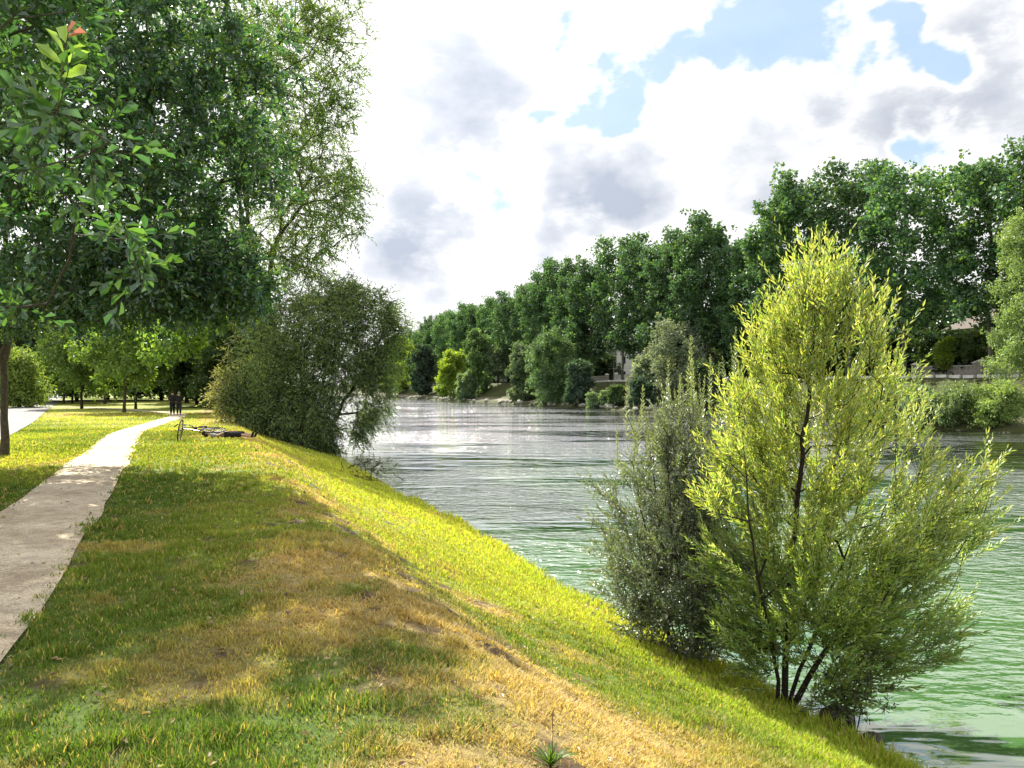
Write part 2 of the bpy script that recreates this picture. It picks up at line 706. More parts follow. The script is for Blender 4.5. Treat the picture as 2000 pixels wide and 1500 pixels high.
M['steel'] = noise_mat('bike_steel', (.07, .07, .075), (.14, .14, .145), 20, .4, 0, metal=.6)
M['paint'] = noise_mat('dark_bike_paint', (.016, .014, .03), (.025, .02, .045), 20, .3, 0, spec=.5)
M['beige'] = noise_mat('beige_panel', (.30, .27, .22), (.38, .35, .29), 3, .8, .1)


# ------------------------------------------------------------------ ground colours
def turf_colour(x, y, jit=0.0):
    """real colour of the turf: fresh green, tired yellow-green, straw, bare soil"""
    s, n = sn(x, y)
    fresh = np.array([.105, .175, .03])
    lush = np.array([.31, .40, .045])
    yell = np.array([.44, .48, .07])
    straw = np.array([.48, .37, .15])
    soil = np.array([.085, .058, .035])
    a = fbm(x, y, 1.7, 50, 4)
    b = fbm(x, y, .55, 60, 3)
    c = fbm(x, y, 5.5, 70, 3)
    x0 = np.asarray(x)
    dry = 1.05 * np.exp(-((n - 1.75) / 1.35) ** 2)
    dry = dry + .85 * np.exp(-(((x0 + 1.2) / 1.25) ** 2 + ((y - 3.4) / 2.3) ** 2))
    dry = dry + .4 * np.exp(-(((x0 + 1.9) / 1.6) ** 2 + ((y - 6.6) / 1.6) ** 2))
    dry = dry + .55 * np.exp(-((n + 0.1) / .5) ** 2) * smooth(14, 22, s)
    dry = dry + .9 * np.exp(-(((x0 + 37) / 12) ** 2 + ((y - 56) / 5) ** 2))
    dry = dry - .8 * np.exp(-(((x0 + .6) / .5) ** 2 + ((y - 4.4) / .9) ** 2))
    dry = dry - .55 * smooth(4.2, 5.6, n) * (n < 30) - .1
    g2 = fbm(x, y, .95, 130, 3)
    dry = dry * .85 + (a - .5) * 2.1 + (b - .5) * 1.0 + (c - .5) * .8 + (g2 - .5) * 1.5
    if jit:
        dry = dry + jit * rng.normal(size=np.shape(dry))
    dry = np.clip(dry, 0, 1)
    yl = np.clip(.35 + (c - .5) * 2.0 + .35 * smooth(10, 18, s) + .3 * np.exp(-((n - 3.5) / 1.4) ** 2), 0, 1)
    left = smooth(.2, -1.0, n) * smooth(14, 9, s)
    yl = yl * (1 - .6 * left)
    lu = smooth(3.8, 5.4, n)
    base = fresh * (1 - lu)[..., None] + lush * lu[..., None] if np.ndim(lu) else fresh
    col = base * (1 - yl[..., None] * .85) + yell * (yl[..., None] * .85)
    k = smooth(.38, 1.0, dry)[..., None]
    k = np.maximum(k, .6 * smooth(.52, .72, fbm(x, y, .7, 150, 4))[..., None] * (smooth(4.6, 3.4, n) * smooth(15, 8, s))[..., None])
    col = col * (1 - k) + straw * k
    bare = smooth(.66, .74, fbm(x, y, .24, 80, 3) * .85 + .13 * np.exp(-((n - 2.0) / 1.3) ** 2) + .04)
    # far bank
    fb = (n > 35)
    fcol = np.array([.085, .10, .035]) * (.7 + .6 * a[..., None])
    fq = smooth(.5, 2.2, n - 64.5) - smooth(2.2, 4.0, n - 64.5)
    fcol = fcol * (1 - .8 * fq[..., None]) + np.array([.34, .32, .25]) * .8 * fq[..., None]
    col = np.where(fb[..., None], fcol, col)
    bare = np.where(fb, 0, bare)
    return col, bare, soil, dry


def build_terrain():
    def axis(parts):
        out = []
        for a, b, st in parts:
            out.append(np.arange(a, b, st))
        return np.concatenate(out)
    n = axis([(-3000, -400, 260), (-400, -60, 20), (-60, -14, 2), (-14, -6, .5), (-6, 8.4, .13), (8.4, 14, .8), (14, 60, 6), (60, 80, .5), (80, 140, 4), (140, 600, 40), (600, 3400, 280)])
    s = axis([(-400, -20, 30), (-20, 0, 1), (0, 24, .14), (24, 50, .4), (50, 130, 1.2), (130, 400, 5), (400, 4400, 160)])
    Sg, Ng = np.meshgrid(s, n, indexing='ij')
    X, Y = xy(Sg, Ng)
    Z = H(X, Y)
    col, bare, soil, dry = turf_colour(X, Y)
    pd = line_dist(X, Y, PATHC)
    under = smooth(PW + .12, PW - .12, pd)
    col = col * .62 * (1 - bare[..., None]) + soil * bare[..., None]
    col = col * (1 - under[..., None]) + np.array([.3, .25, .19]) * under[..., None]
    wet = smooth(WATER + .12, WATER - .05, Z)
    col = col * (1 - wet[..., None]) + np.array([.03, .035, .018]) * wet[..., None]
    a, b = X.shape
    idx = np.arange(a * b).reshape(a, b)
    q = np.stack([idx[:-1, :-1], idx[1:, :-1], idx[1:, 1:], idx[:-1, 1:]], -1).reshape(-1, 4)
    q = q[:, ::-1]
    o = mesh_np('ground', np.stack([X, Y, Z], -1).reshape(-1, 3), [q], M['ground'], col=col.reshape(-1, 3), smooth_=True)
    tag(o, kind='structure')


def ribbon(name, line, half, mat, lift, wob=.1, cols=9):
    d = np.gradient(line, axis=0)
    d /= np.linalg.norm(d, axis=1)[:, None]
    nrm = np.stack([d[:, 1], -d[:, 0]], 1)
    t = np.linspace(-1, 1, cols)
    k = np.arange(len(line))
    wl = 1 + wob * (vnoise(k, k * 0, 3, 90) - .5) * 2
    wr = 1 + wob * (vnoise(k, k * 0, 3, 91) - .5) * 2
    W = np.where(t[None, :] < 0, wl[:, None], wr[:, None]) * half
    X = line[:, 0:1] + nrm[:, 0:1] * t[None, :] * W
    Y = line[:, 1:2] + nrm[:, 1:2] * t[None, :] * W
    Z = H(X, Y, False) + lift + .018 * (1 - t[None, :] ** 2)
    a, b = X.shape
    idx = np.arange(a * b).reshape(a, b)
    q = np.stack([idx[:-1, :-1], idx[:-1, 1:], idx[1:, 1:], idx[1:, :-1]], -1).reshape(-1, 4)
    q = q[:, ::-1]
    o = mesh_np(name, np.stack([X, Y, Z], -1).reshape(-1, 3), [q], mat, smooth_=True)
    tag(o, kind='structure')


build_terrain()
ribbon('path', PATHC, PW, M['gravel'], .022)
ribbon('road', ROADC, RW, M['asphalt'], .035, .01)
# water sheet between the banks
c = [xy(-400, 3), xy(4400, 3), xy(4400, 68), xy(-400, 68)]
o = mesh_np('water', [(a, b, WATER) for a, b in c], [np.array([[3, 2, 1, 0]])], water_mat())
if o.data.polygons[0].normal.z < 0:
    o.data.flip_normals()
tag(o, kind='structure')


# ------------------------------------------------------------------ grass
def build_grass():
    P = []
    bands = [(1.6, 3.6, 9000), (3.6, 6, 5200), (6, 9, 2600), (9, 14, 1250), (14, 22, 480), (22, 36, 170), (36, 62, 55)]
    for a, b, dens in bands:
        area = 1.9 * (b * b - a * a) / 2
        m = int(area * dens)
        d = np.sqrt(rng.random(m) * (b * b - a * a) + a * a)
        k = rng.random(m) * 1.9 - 1.05
        P.append(np.stack([d * k, d], 1))
    P = np.concatenate(P)
    x, y = P[:, 0], P[:, 1]
    s, n = sn(x, y)
    sh = shore_n(s)
    keep = (n < sh + .12)
    keep &= (line_dist(x, y, PATHC) > PW - .02 - .16 * rng.random(len(x)) ** 3 + .12 * (fbm(x, y, .5, 140, 3) - .5)) & (line_dist(x, y, ROADC) > RW + .03)
    x, y, s, n, sh = x[keep], y[keep], s[keep], n[keep], sh[keep]
    col, bare, soil, dry = turf_colour(x, y, .22)
    k2 = rng.random(len(x)) > bare * .97
    clump = fbm(x, y, .16, 95, 2)
    k2 &= rng.random(len(x)) < np.clip(.5 + 1.7 * (clump - .3), 0, 1)
    x, y, s, n, sh, col, dry, clump = [a[k2] for a in (x, y, s, n, sh, col, dry, clump)]
    m = len(x)
    dist = np.hypot(x, y)
    z = H(x, y)
    h = .018 + .024 * rng.random(m) + .06 * smooth(.5, .8, clump) * rng.random(m)
    h += .03 * smooth(3.5, 5.5, n) + .20 * np.exp(-((n - sh + .12) / .28) ** 2) * rng.random(m) ** 1.5
    h += .03 * smooth(.55, .75, fbm(x, y, 1.1, 97, 3)) + .03 * smooth(8, 30, dist)
    w = (.0018 + .0016 * rng.random(m)) * np.clip(dist / 3.2, 1, 8)
    az = rng.random(m) * 2 * np.pi
    # straw lies flatter
    lean = (.25 + .55 * rng.random(m) + .9 * smooth(.5, .9, dry) * rng.random(m))
    lean = np.minimum(lean, 1.35)
    dx, dy = np.cos(az), np.sin(az)
    ox, oy = -dy * w, dx * w
    hv = h * np.cos(lean * .75)
    hh = h * np.sin(lean)
    base = np.stack([x, y, z - .005], 1)
    o2 = np.stack([ox, oy, np.zeros(m)], 1)
    mid = base + np.stack([dx * hh * .35, dy * hh * .35, hv * .6], 1)
    tip = base + np.stack([dx * hh, dy * hh, hv], 1)
    Vv = np.stack([base - o2, base + o2, mid + o2 * .8, mid - o2 * .8, tip], 1).reshape(-1, 3)
    i = np.arange(m)[:, None] * 5
    quads = i + np.array([[0, 1, 2, 3]])
    tris = i + np.array([[3, 2, 4]])
    br = (.72 + .56 * rng.random(m))[:, None]
    tint = 1 + (rng.random((m, 3)) - .5) * .16
    c = col * br * tint
    st = (rng.random(m) < .12)[:, None]
    c = np.where(st, np.array([.42, .33, .14]) * br, c)
    C = np.repeat(c, 5, 0)
    o = mesh_np('grass', Vv, [quads, tris], M['grass'], col=C)
    tag(o, kind='stuff', label='short sunlit and shaded turf, green with straw patches, on the near bank', cat='grass')
    print('grass blades', m)


build_grass()


# ------------------------------------------------------------------ leaves and branches
def unit(a):
    return a / np.maximum(np.linalg.norm(a, axis=-1, keepdims=True), 1e-9)


def rand_dirs(r, m):
    return unit(r.normal(size=(m, 3)))


def leaf_geo(P, D, L, W, r, kind='quad', up=.6, fold=.25):
    """P base, D direction; returns verts, faces"""
    m = len(P)
    D = unit(D)
    nrm = rand_dirs(r, m) + np.array([0, 0, up])
    S = unit(np.cross(D, nrm))
    Nn = np.cross(S, D)
    L = np.broadcast_to(L, (m,))[:, None]
    W = np.broadcast_to(W, (m,))[:, None]
    if kind == 'quad':
        v = np.stack([P, P + D * L * .45 + S * W * .5 + Nn * W * fold, P + D * L, P + D * L * .5 - S * W * .5 + Nn * W * fold], 1)
        i = np.arange(m)[:, None] * 4
        return v.reshape(-1, 3), [i + np.array([[0, 1, 2, 3]])], 4
    if kind == 'lance':
        c = P + D * L * .5 - Nn * L * .04
        tip = P + D * L - Nn * L * .14
        v = np.stack([P, P + D * L * .3 + S * W * .5 + Nn * W * fold, c + D * L * .18 + S * W * .36 + Nn * W * fold, tip,
                      c + D * L * .18 - S * W * .36 + Nn * W * fold, P + D * L * .3 - S * W * .5 + Nn * W * fold], 1)
    else:   # broad obovate leaf, folded along the midrib and drooping at the tip
        tip = P + D * L - Nn * L * .12
        v = np.stack([P, P + D * L * .34 + S * W * .38 + Nn * W * fold * .8, P + D * L * .74 + S * W * .5 + Nn * W * fold, tip,
                      P + D * L * .74 - S * W * .5 + Nn * W * fold, P + D * L * .34 - S * W * .38 + Nn * W * fold * .8], 1)
    i = np.arange(m)[:, None] * 6
    return v.reshape(-1, 3), [i + np.array([[0, 1, 2, 3]]), i + np.array([[0, 3, 4, 5]])], 6


def leaf_obj(name, P, D, L, W, C, mat, parent, r, kind='quad', up=.6, fold=.25):
    v, f, k = leaf_geo(P, D, L, W, r, kind, up, fold)
    return mesh_np(name, v, f, mat, parent, col=np.repeat(C, k, 0))


def grow(trunk, tips, r, tip_r=.012, seg=.5, bias=.25, wig=.12, expo=2.3, sag=0.0):
    """skeleton: trunk polyline (list of xyz), then each tip joins its nearest inward node. Returns nodes, parent, radius"""
    nodes = [np.array(p, float) for p in trunk]
    par = [-1] + list(range(len(trunk) - 1))
    plen = [0.0]
    for i in range(1, len(trunk)):
        plen.append(plen[-1] + np.linalg.norm(nodes[i] - nodes[i - 1]))
    cap = len(tips) * 14 + len(trunk) + 10
    A = np.zeros((cap * 2, 3))
    PL = np.zeros(cap * 2)
    n = len(nodes)
    A[:n] = nodes
    PL[:n] = plen
    start = max(1, int(n * .34))
    c = A[start]
    order = np.argsort(np.linalg.norm(tips - c, axis=1))
    tipnode = np.zeros(len(tips), int)
    for ti in order:
        t = tips[ti]
        d = np.linalg.norm(A[start:n] - t, axis=1)
        score = d + bias * PL[start:n] + np.where(A[start:n, 2] > t[2] + .15 * d, .35 * d, 0)
        j = start + int(np.argmin(score))
        p0 = A[j].copy()
        L_ = np.linalg.norm(t - p0)
        k = max(1, min(12, int(L_ / seg)))
        prev = j
        pd = unit(p0 - A[par[j]]) if par[j] >= 0 else np.array([0, 0, 1.])
        c1 = p0 + pd * L_ * .28 + np.array([0, 0, sag * L_])
        for q in range(1, k + 1):
            f = q / k
            p = (1 - f) ** 2 * p0 + 2 * f * (1 - f) * c1 + f * f * t
            if q < k:
                p = p + r.normal(size=3) * wig * seg
            if n >= len(A):
                A = np.vstack([A, np.zeros((2000, 3))])
                PL = np.concatenate([PL, np.zeros(2000)])
            A[n] = p
            PL[n] = PL[prev] + np.linalg.norm(p - A[prev])
            par.append(prev)
            prev = n
            n += 1
        tipnode[ti] = prev
    A = A[:n]
    par = np.array(par)
    acc = np.zeros(n)
    kids = np.zeros(n, int)
    for i in range(1, n):
        kids[par[i]] += 1
    for i in range(n - 1, 0, -1):
        if kids[i] == 0:
            acc[i] = tip_r ** expo
        acc[i] = max(acc[i], tip_r ** expo)
        acc[par[i]] += acc[i]
    rad = acc ** (1 / expo)
    return A, par, rad, tipnode


def tubes(A, par, rad, min_r=0.0, sides=6):
    n = len(A)
    D = np.zeros((n, 3))
    D[1:] = unit(A[1:] - A[par[1:]])
    D[0] = (0, 0, 1)
    main = np.full(n, -1)
    best = np.zeros(n)
    for i in range(1, n):
        if rad[i] > best[par[i]]:
            best[par[i]] = rad[i]
            main[par[i]] = i
    ref = np.array([.13, .97, .2])
    S = unit(np.cross(D, ref))
    T = np.cross(D, S)
    a = np.arange(sides) / sides * 2 * np.pi
    ring = lambda c, s, t, r_: c[:, None, :] + (s[:, None, :] * np.cos(a)[None, :, None] + t[:, None, :] * np.sin(a)[None, :, None]) * r_[:, None, None]
    e = np.array([i for i in range(1, n) if rad[i] >= min_r])
    p = par[e]
    ismain = main[p] == e
    r0 = np.where(ismain, rad[p], np.minimum(rad[p] * .95, rad[e] * 1.35))
    s0 = np.where(ismain[:, None], S[p], S[e])
    t0 = np.where(ismain[:, None], T[p], T[e])
    R0 = ring(A[p], s0, t0, r0)
    R1 = ring(A[e], S[e], T[e], rad[e])
    m = len(e)
    Vv = np.concatenate([R0, R1], 1).reshape(-1, 3)
    b = np.arange(m)[:, None, None] * (2 * sides)
    i = np.arange(sides)
    j = (i + 1) % sides
    q = np.stack([i, j, j + sides, i + sides], 1)[None]
    return Vv, (b + q).reshape(-1, 4)


def trunk_path(pts, step, r, wig=.05):
    pts = np.array(pts, float)
    out = [pts[0]]
    for i in range(len(pts) - 1):
        L_ = np.linalg.norm(pts[i + 1] - pts[i])
        k = max(1, int(L_ / step))
        for q in range(1, k + 1):
            out.append(pts[i] + (pts[i + 1] - pts[i]) * q / k + (r.normal(size=3) * wig * step if q < k else 0))
    return out


def blob_tips(lobes, r, shell=.45):
    """points in ellipsoids: (cx,cy,cz, rx,ry,rz, count)"""
    out = []
    for cx, cy, cz, rx, ry, rz, m in lobes:
        d = rand_dirs(r, m)
        q = r.random(m) ** shell
        out.append(np.array([cx, cy, cz]) + d * q[:, None] * np.array([rx, ry, rz]))
    return np.concatenate(out)


def vary(cols, m, r, spread=.3):
    cols = np.array(cols, float)
    a = cols[r.integers(0, len(cols), m)]
    return a * (1 - spread / 2 + spread * r.random(m))[:, None] * (1 + (r.random((m, 3)) - .5) * .12)


def trunk_flare(rad, A, base_r, hgt):
    z = A[:, 2] - A[0, 2]
    rr = np.linalg.norm(A[:, :2] - A[0, :2], axis=1)
    f = np.exp(-np.maximum(z, 0) / hgt) * (rr < base_r * 4)
    return rad * (1 + .55 * f)


def far_tree(name, lobes, trunk, seed, cols, leaf=.4, lw=.8, per_tip=110, sigma=.8, tip_r=.03, seg=1.2, base_r=.4, label='', cat='tree', group=None,
             loc=(0, 0, 0), mat='leaf_far', bark='bark_plane', min_r=.035, shell=.5, sub=6, hang=0.0, expo=2.3):
    """tree seen from far away: leaves in clumps round branch ends"""
    r = np.random.default_rng(seed)
    root = empty(name, loc, 0, label, cat, group)
    tips = blob_tips(lobes, r, shell)
    A, par, rad, tn = grow(trunk_path(trunk, seg, r), tips, r, tip_r, seg, expo=expo)
    rad = rad * min(1.0, base_r / rad[1])
    rad = trunk_flare(rad, A, base_r, base_r * 2)
    v, q = tubes(A, par, rad, min_r, 6)
    mesh_np('trunk', v, [q], M[bark], root, smooth_=True)
    # sub-clumps round each tip so the crown reads as tufts
    m = len(tips)
    sc = tips[:, None, :] + r.normal(size=(m, sub, 3)) * sigma * np.array([1, 1, .8])
    sc = sc.reshape(-1, 3)
    k = max(1, per_tip // sub)
    d = rand_dirs(r, len(sc) * k)
    P = np.repeat(sc, k, 0) + d * (r.random(len(sc) * k) ** .5)[:, None] * sigma * .62
    P[:, 2] -= hang * np.abs(r.normal(size=len(P))) * sigma
    D = d + np.array([0, 0, -.25 - hang]) + rand_dirs(r, len(P)) * .6
    tone = np.repeat(np.repeat(.85 + .3 * r.random(m), sub) * (.88 + .24 * r.random(m * sub)), k)
    C = vary(cols, len(P), r) * tone[:, None]
    L_ = leaf * (.65 + .6 * r.random(len(P)))
    leaf_obj('crown', P, D, L_, L_ * lw, C, M[mat], root, r, 'quad')
    return root


def copy_tree(root, loc, rz=0, sc=1.0, label=None, group=None, tint=None):
    c = root.copy()
    COL.objects.link(c)
    c.location = loc
    c.rotation_euler = (0, 0, rz)
    c.scale = (sc[0], sc[0], sc[1]) if isinstance(sc, tuple) else (sc, sc, sc)
    if label:
        c['label'] = label
    if group:
        c['group'] = group
    for ch in list(root.children):
        k = ch.copy()
        COL.objects.link(k)
        k.parent = c
    return c


def shoots(B, D, L, r, per, ang=.6, curve=.0, jitter=.15):
    """leaf bases/dirs along shoots from B in direction D; returns leaf P, D, and shoot polylines"""
    m = len(B)
    D = unit(D)
    L = np.broadcast_to(L, (m,))
    ref = rand_dirs(r, m)
    S = unit(np.cross(D, ref))
    T = np.cross(D, S)
    t = (np.arange(per) + .6) / per
    t = np.clip(t[None, :] + (r.random((m, per)) - .5) / per, .02, 1)
    bend = np.array([0, 0, 1.0]) * curve
    P = B[:, None, :] + D[:, None, :] * (t * L[:, None])[..., None] + bend * (t ** 2 * L[:, None])[..., None]
    tang = unit(D[:, None, :] + 2 * bend * t[..., None])
    a = np.arange(per)[None, :] * 2.4 + r.random((m, 1)) * 6 + (r.random((m, per)) - .5) * .8
    side = S[:, None, :] * np.cos(a)[..., None] + T[:, None, :] * np.sin(a)[..., None]
    an = ang * (1.15 - .65 * t) + (r.random((m, per)) - .5) * jitter * 2
    LD = tang * np.cos(an)[..., None] + side * np.sin(an)[..., None]
    E = B + D * L[:, None] + bend * L[:, None]
    Mid = B + D * L[:, None] * .5 + bend * L[:, None] * .25
    return P.reshape(-1, 3), LD.reshape(-1, 3), np.stack([B, Mid, E], 1), np.tile(t[0], 1), t.reshape(-1)


def shoot_tubes(poly, r0, r1=.4, sides=3):
    m = len(poly)
    D = unit(poly[:, 2] - poly[:, 0])
    S = unit(np.cross(D, np.array([.13, .97, .2])))
    T = np.cross(D, S)
    a = np.arange(sides) / sides * 2 * np.pi
    rr = np.broadcast_to(r0, (m,))
    rings = []
    for k, f in ((0, 1), (1, .75), (2, r1)):
        rings.append(poly[:, k][:, None, :] + (S[:, None, :] * np.cos(a)[None, :, None] + T[:, None, :] * np.sin(a)[None, :, None]) * (rr * f)[:, None, None])
    Vv = np.concatenate(rings, 1).reshape(-1, 3)
    b = np.arange(m)[:, None, None] * (3 * sides)
    i = np.arange(sides)
    j = (i + 1) % sides
    q = np.concatenate([np.stack([i, j, j + sides, i + sides], 1), np.stack([i + sides, j + sides, j + 2 * sides, i + 2 * sides], 1)])[None]
    return Vv, (b + q).reshape(-1, 4)


def near_tree(name, loc, trunks, tips, r, label, cat, cols, twigs=5, twig_len=.35, per=9, leaf=.09, lw=.5, kind='broad', ang=.8, tip_r=.006, seg=.35, base_r=.2,
              mat='leaf', bark='bark', up=.5, outward=.5, rise=.2, curve=0.0, group=None, dens_fn=None, expo=2.25, tone_fn=None, bias=.25):
    """tips and trunks in world coordinates relative to loc"""
    root = empty(name, loc, 0, label, cat, group)
    VV, QQ, off = [], [], 0
    tips = np.asarray(tips)
    # each stem takes the tips nearest to its upper end
    tops = np.array([t[-1] for t in trunks], float)
    own = np.argmin(np.linalg.norm(tips[:, None, :] - tops[None], axis=2) + r.random((len(tips), len(trunks))) * .3, axis=1)
    for k, tr in enumerate(trunks):
        tp = tips[own == k]
        if not len(tp):
            continue
        A, par, rad, tn = grow(trunk_path(tr, seg, r, .06), tp, r, tip_r, seg, expo=expo, bias=bias)
        br = base_r if np.isscalar(base_r) else base_r[k]
        rad = rad * min(1.0, br / rad[1])
        rad[0] = rad[1]
        rad = np.maximum(rad, tip_r * .6)
        rad = trunk_flare(rad, A, br, br * 2.2)
        v, q = tubes(A, par, rad, 0, 8 if seg < .5 else 6)
        VV.append(v)
        QQ.append(q + off)
        off += len(v)
    cen = tips.mean(0)
    m = len(tips) * twigs
    B = np.repeat(tips, twigs, 0)
    out = unit(B - cen)
    D = unit(out * outward + rand_dirs(r, m) + np.array([0, 0, rise]))
    Lr = twig_len * (.6 + .8 * r.random(m))
    P, LD, poly, _, t = shoots(B, D, Lr, r, per, ang, curve)
    v, q = shoot_tubes(poly, tip_r * .7)
    VV.append(v)
    QQ.append(q + off)
    mesh_np('trunk', np.concatenate(VV), [np.concatenate(QQ)], M[bark], root, smooth_=True)
    n = len(P)
    Ll = leaf * (.6 + .6 * r.random(n)) * (1 - .35 * np.clip(t - .6, 0, 1))
    tone = np.repeat(np.repeat(.86 + .28 * r.random(len(tips)), twigs) * (.9 + .2 * r.random(m)), per)
    C = vary(cols, n, r) * tone[:, None]
    if tone_fn is not None:
        C = tone_fn(P, t, C)
    leaf_obj('crown', P, LD, Ll, Ll * lw, C, M[mat], root, r, kind, up)
    print(name, 'leaves', n)
    return root


# ------------------------------------------------------------------ the plants of this place
def PW3(px, py, Y):
    """world point at distance Y in the direction of a picture point (for laying out real positions)"""
    return np.array([(px - 1000) / FPX * Y, Y, CAMZ + (755 - py) / FPX * Y])


ORD = ['first', 'second', 'third', 'fourth', 'fifth', 'sixth', 'seventh', 'eighth', 'ninth', 'tenth', 'eleventh', 'twelfth', 'thirteenth', 'fourteenth', 'fifteenth',
       'sixteenth', 'seventeenth', 'eighteenth', 'nineteenth', 'twentieth', 'twenty-first', 'twenty-second', 'twenty-third', 'twenty-fourth', 'twenty-fifth',
       'twenty-sixth', 'twenty-seventh', 'twenty-eighth', 'twenty-ninth', 'thirtieth']


def profile_tips(prof, base, Y, m, r, depth=.8, shell=.5, ybias=1.0):
    """prof rows: (py, left px, right px, weight). tips relative to base, filling that silhouette as a body of revolution"""
    prof = np.array(prof, float)
    py, l, rt, w = prof.T
    cdf = np.cumsum(w * (rt - l))
    cdf /= cdf[-1]
    u = r.random(m)
    yy = np.interp(u, np.concatenate([[0], cdf]), np.concatenate([[py[0] - (py[1] - py[0]) * .5], py]))
    c = np.interp(yy, py, (l + rt) / 2)
    h = np.interp(yy, py, (rt - l) / 2)
    a = r.random(m) * 2 * np.pi
    q = r.random(m) ** shell
    X = (c - 1000) / FPX * Y + h / FPX * Y * q * np.cos(a)
    D_ = h / FPX * Y * q * np.sin(a) * depth
    Z = CAMZ + (755 - yy) / FPX * Y
    return np.stack([X, Y + D_, Z], 1) - np.array(base)


def arm_tips(ends, r, top, sig, per):
    """twig origins strung along arms that run from the axis up and out to the given ends"""
    out = []
    for e in ends:
        rad = math.hypot(e[0], e[1])
        st = np.array([e[0] * .12, e[1] * .12, max(.5, e[2] - .45 - 1.1 * rad)])
        for t in .30 + .70 * r.random(per + int(rad * 2.2)) ** .8:
            p = st + (np.array(e) - st) * t + np.array([0, 0, -.12 * math.sin(t * 3.14)])
            out.append(p + r.normal(size=3) * sig)
    return np.array(out)


def build_willow():
    r = np.random.default_rng(21)
    bx_, by_ = 3.32, 9.35
    base = np.array([bx_, by_, WATER - .05])
    prof = [(560, 1585, 1630, .5), (600, 1550, 1665, .6), (700, 1490, 1700, .9), (800, 1440, 1735, 1.05), (900, 1410, 1775, 1.1), (1000, 1395, 1850, 1.05),
            (1080, 1400, 1860, 1.1), (1160, 1405, 1830, 1), (1240, 1420, 1790, .65), (1310, 1440, 1730, .38), (1350, 1470, 1700, .12)]
    tips = arm_tips(profile_tips(prof, base, by_, 128, r, .85, .24), r, 6.4, .075, 6)
    # sprays that break the outline
    sprays = [(1600, 550), (1560, 605), (1530, 620), (1640, 580), (1670, 610), (1690, 650), (1480, 700), (1500, 670), (1715, 690), (1735, 740), (1455, 790), (1760, 850), (1790, 900), (1775, 810), (1805, 960),
              (1870, 1060), (1890, 1020), (1440, 860), (1400, 960), (1395, 1100), (1850, 1180), (1820, 1230)]
    sg = []
    for a, b in sprays:
        Ys = by_ + r.normal() * .5
        for j in range(6):
            sg.append(PW3(a + r.normal() * 12, b + 30 + r.normal() * 22, Ys + r.normal() * .1) - base)
    tips = np.concatenate([tips, np.array(sg)])
    # long low arm reaching out over the water to the right
    arm = np.stack([PW3(1700 + 235 * t, 1120 - 150 * t + 30 * r.normal(), by_ - .3 + .25 * r.normal()) - base for t in r.random(60) ** .8])
    tips = np.concatenate([tips, arm])
    px = lambda x, y, Y=by_: tuple(PW3(x, y, Y) - base)
    b0 = px(1528, 1400)
    trunks = [[b0, px(1532, 1300), px(1540, 1150), px(1555, 1000), px(1575, 820), px(1592, 620)],
              [px(1536, 1398), px(1560, 1310, 9.5), px(1610, 1190, 9.6), px(1660, 1060, 9.7), px(1690, 930, 9.8)],
              [px(1524, 1398), px(1512, 1290, 9.1), px(1480, 1130, 8.9), px(1460, 980, 8.8), px(1450, 850, 8.8)],
              [px(1538, 1396), px(1580, 1320, 9.2), px(1660, 1210, 9.0), px(1760, 1110, 8.9), px(1860, 1050, 9.0)],
              [px(1530, 1396), px(1535, 1280, 9.8), px(1560, 1100, 10.2), px(1600, 940, 10.4)]]
    cols = [(.41, .45, .08), (.35, .42, .07), (.27, .37, .07), (.48, .50, .14), (.22, .32, .08), (.45, .48, .23)]
    top = CAMZ + (755 - 455) / FPX * by_ - base[2]
    root = empty('willow_tree', tuple(base), 0, 'tall yellow-green willow standing in the water at the foot of the near bank', 'willow tree')
    VV, QQ, off = [], [], 0
    tops = np.array([t[-1] for t in trunks])
    mids = np.array([t[-2] for t in trunks])
    dd = np.minimum(np.linalg.norm(tips[:, None] - tops[None], axis=2), np.linalg.norm(tips[:, None] - mids[None], axis=2) + .2)
    own = np.argmin(dd + r.random(dd.shape) * .2, 1)
    for k, tr in enumerate(trunks):
        tp = tips[own == k]
        A, par, rad, tn = grow(trunk_path(tr, .22, r, .05), tp, r, .0035, .22, bias=.2, expo=2.1, wig=.07)
        br = [.17, .12, .10, .085, .09][k]
        rad = rad * min(1, br / rad[1])
        rad = np.maximum(rad, .003)
        rad[0] = rad[1]
        rad = trunk_flare(rad, A, br, .35)
        v, q = tubes(A, par, rad, 0, 8)
        VV.append(v); QQ.append(q + off); off += len(v)
    # shoots
    tw = 3
    B = np.repeat(tips, tw, 0) + r.normal(size=(len(tips) * tw, 3)) * .05
    m = len(B)
    ax = np.stack([np.interp(B[:, 2], [0, top], [.2, .45]), np.zeros(m), B[:, 2]], 1)
    out = B - ax
    out[:, 2] = 0
    hz = np.clip(B[:, 2] / top, 0, 1)
    D = unit(unit(out) * (.95 - .75 * hz)[:, None] + rand_dirs(r, m) * .45 + np.array([0, 0, 1.0]) * (.35 + 1.0 * hz)[:, None])
    Ls = (.24 + .28 * r.random(m)) * (1 + .7 * smooth(.62, .95, hz) * r.random(m))
    P, LD, poly, _, t = shoots(B, D, Ls, r, 17, .62, .06)
    v, q = shoot_tubes(poly, .0032)
    VV.append(v); QQ.append(q + off); off += len(v)
    # distinct leader shoots along the upper outline
    mesh_np('trunk', np.concatenate(VV), [np.concatenate(QQ)], M['bark_dark'], root, smooth_=True)
    n = len(P)
    Ll = .096 * (.6 + .6 * r.random(n)) * (1 - .45 * np.clip(t - .6, 0, 1))
    tone = np.repeat(.82 + .34 * r.random(m), 17)
    C = vary(cols, n, r) * tone[:, None]
    # backlight put into the leaf colours: darker and greener low, brighter on top
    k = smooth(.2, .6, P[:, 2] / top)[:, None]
    C = C * (np.array([.72, .84, 1.0]) * (1 - k) + k)
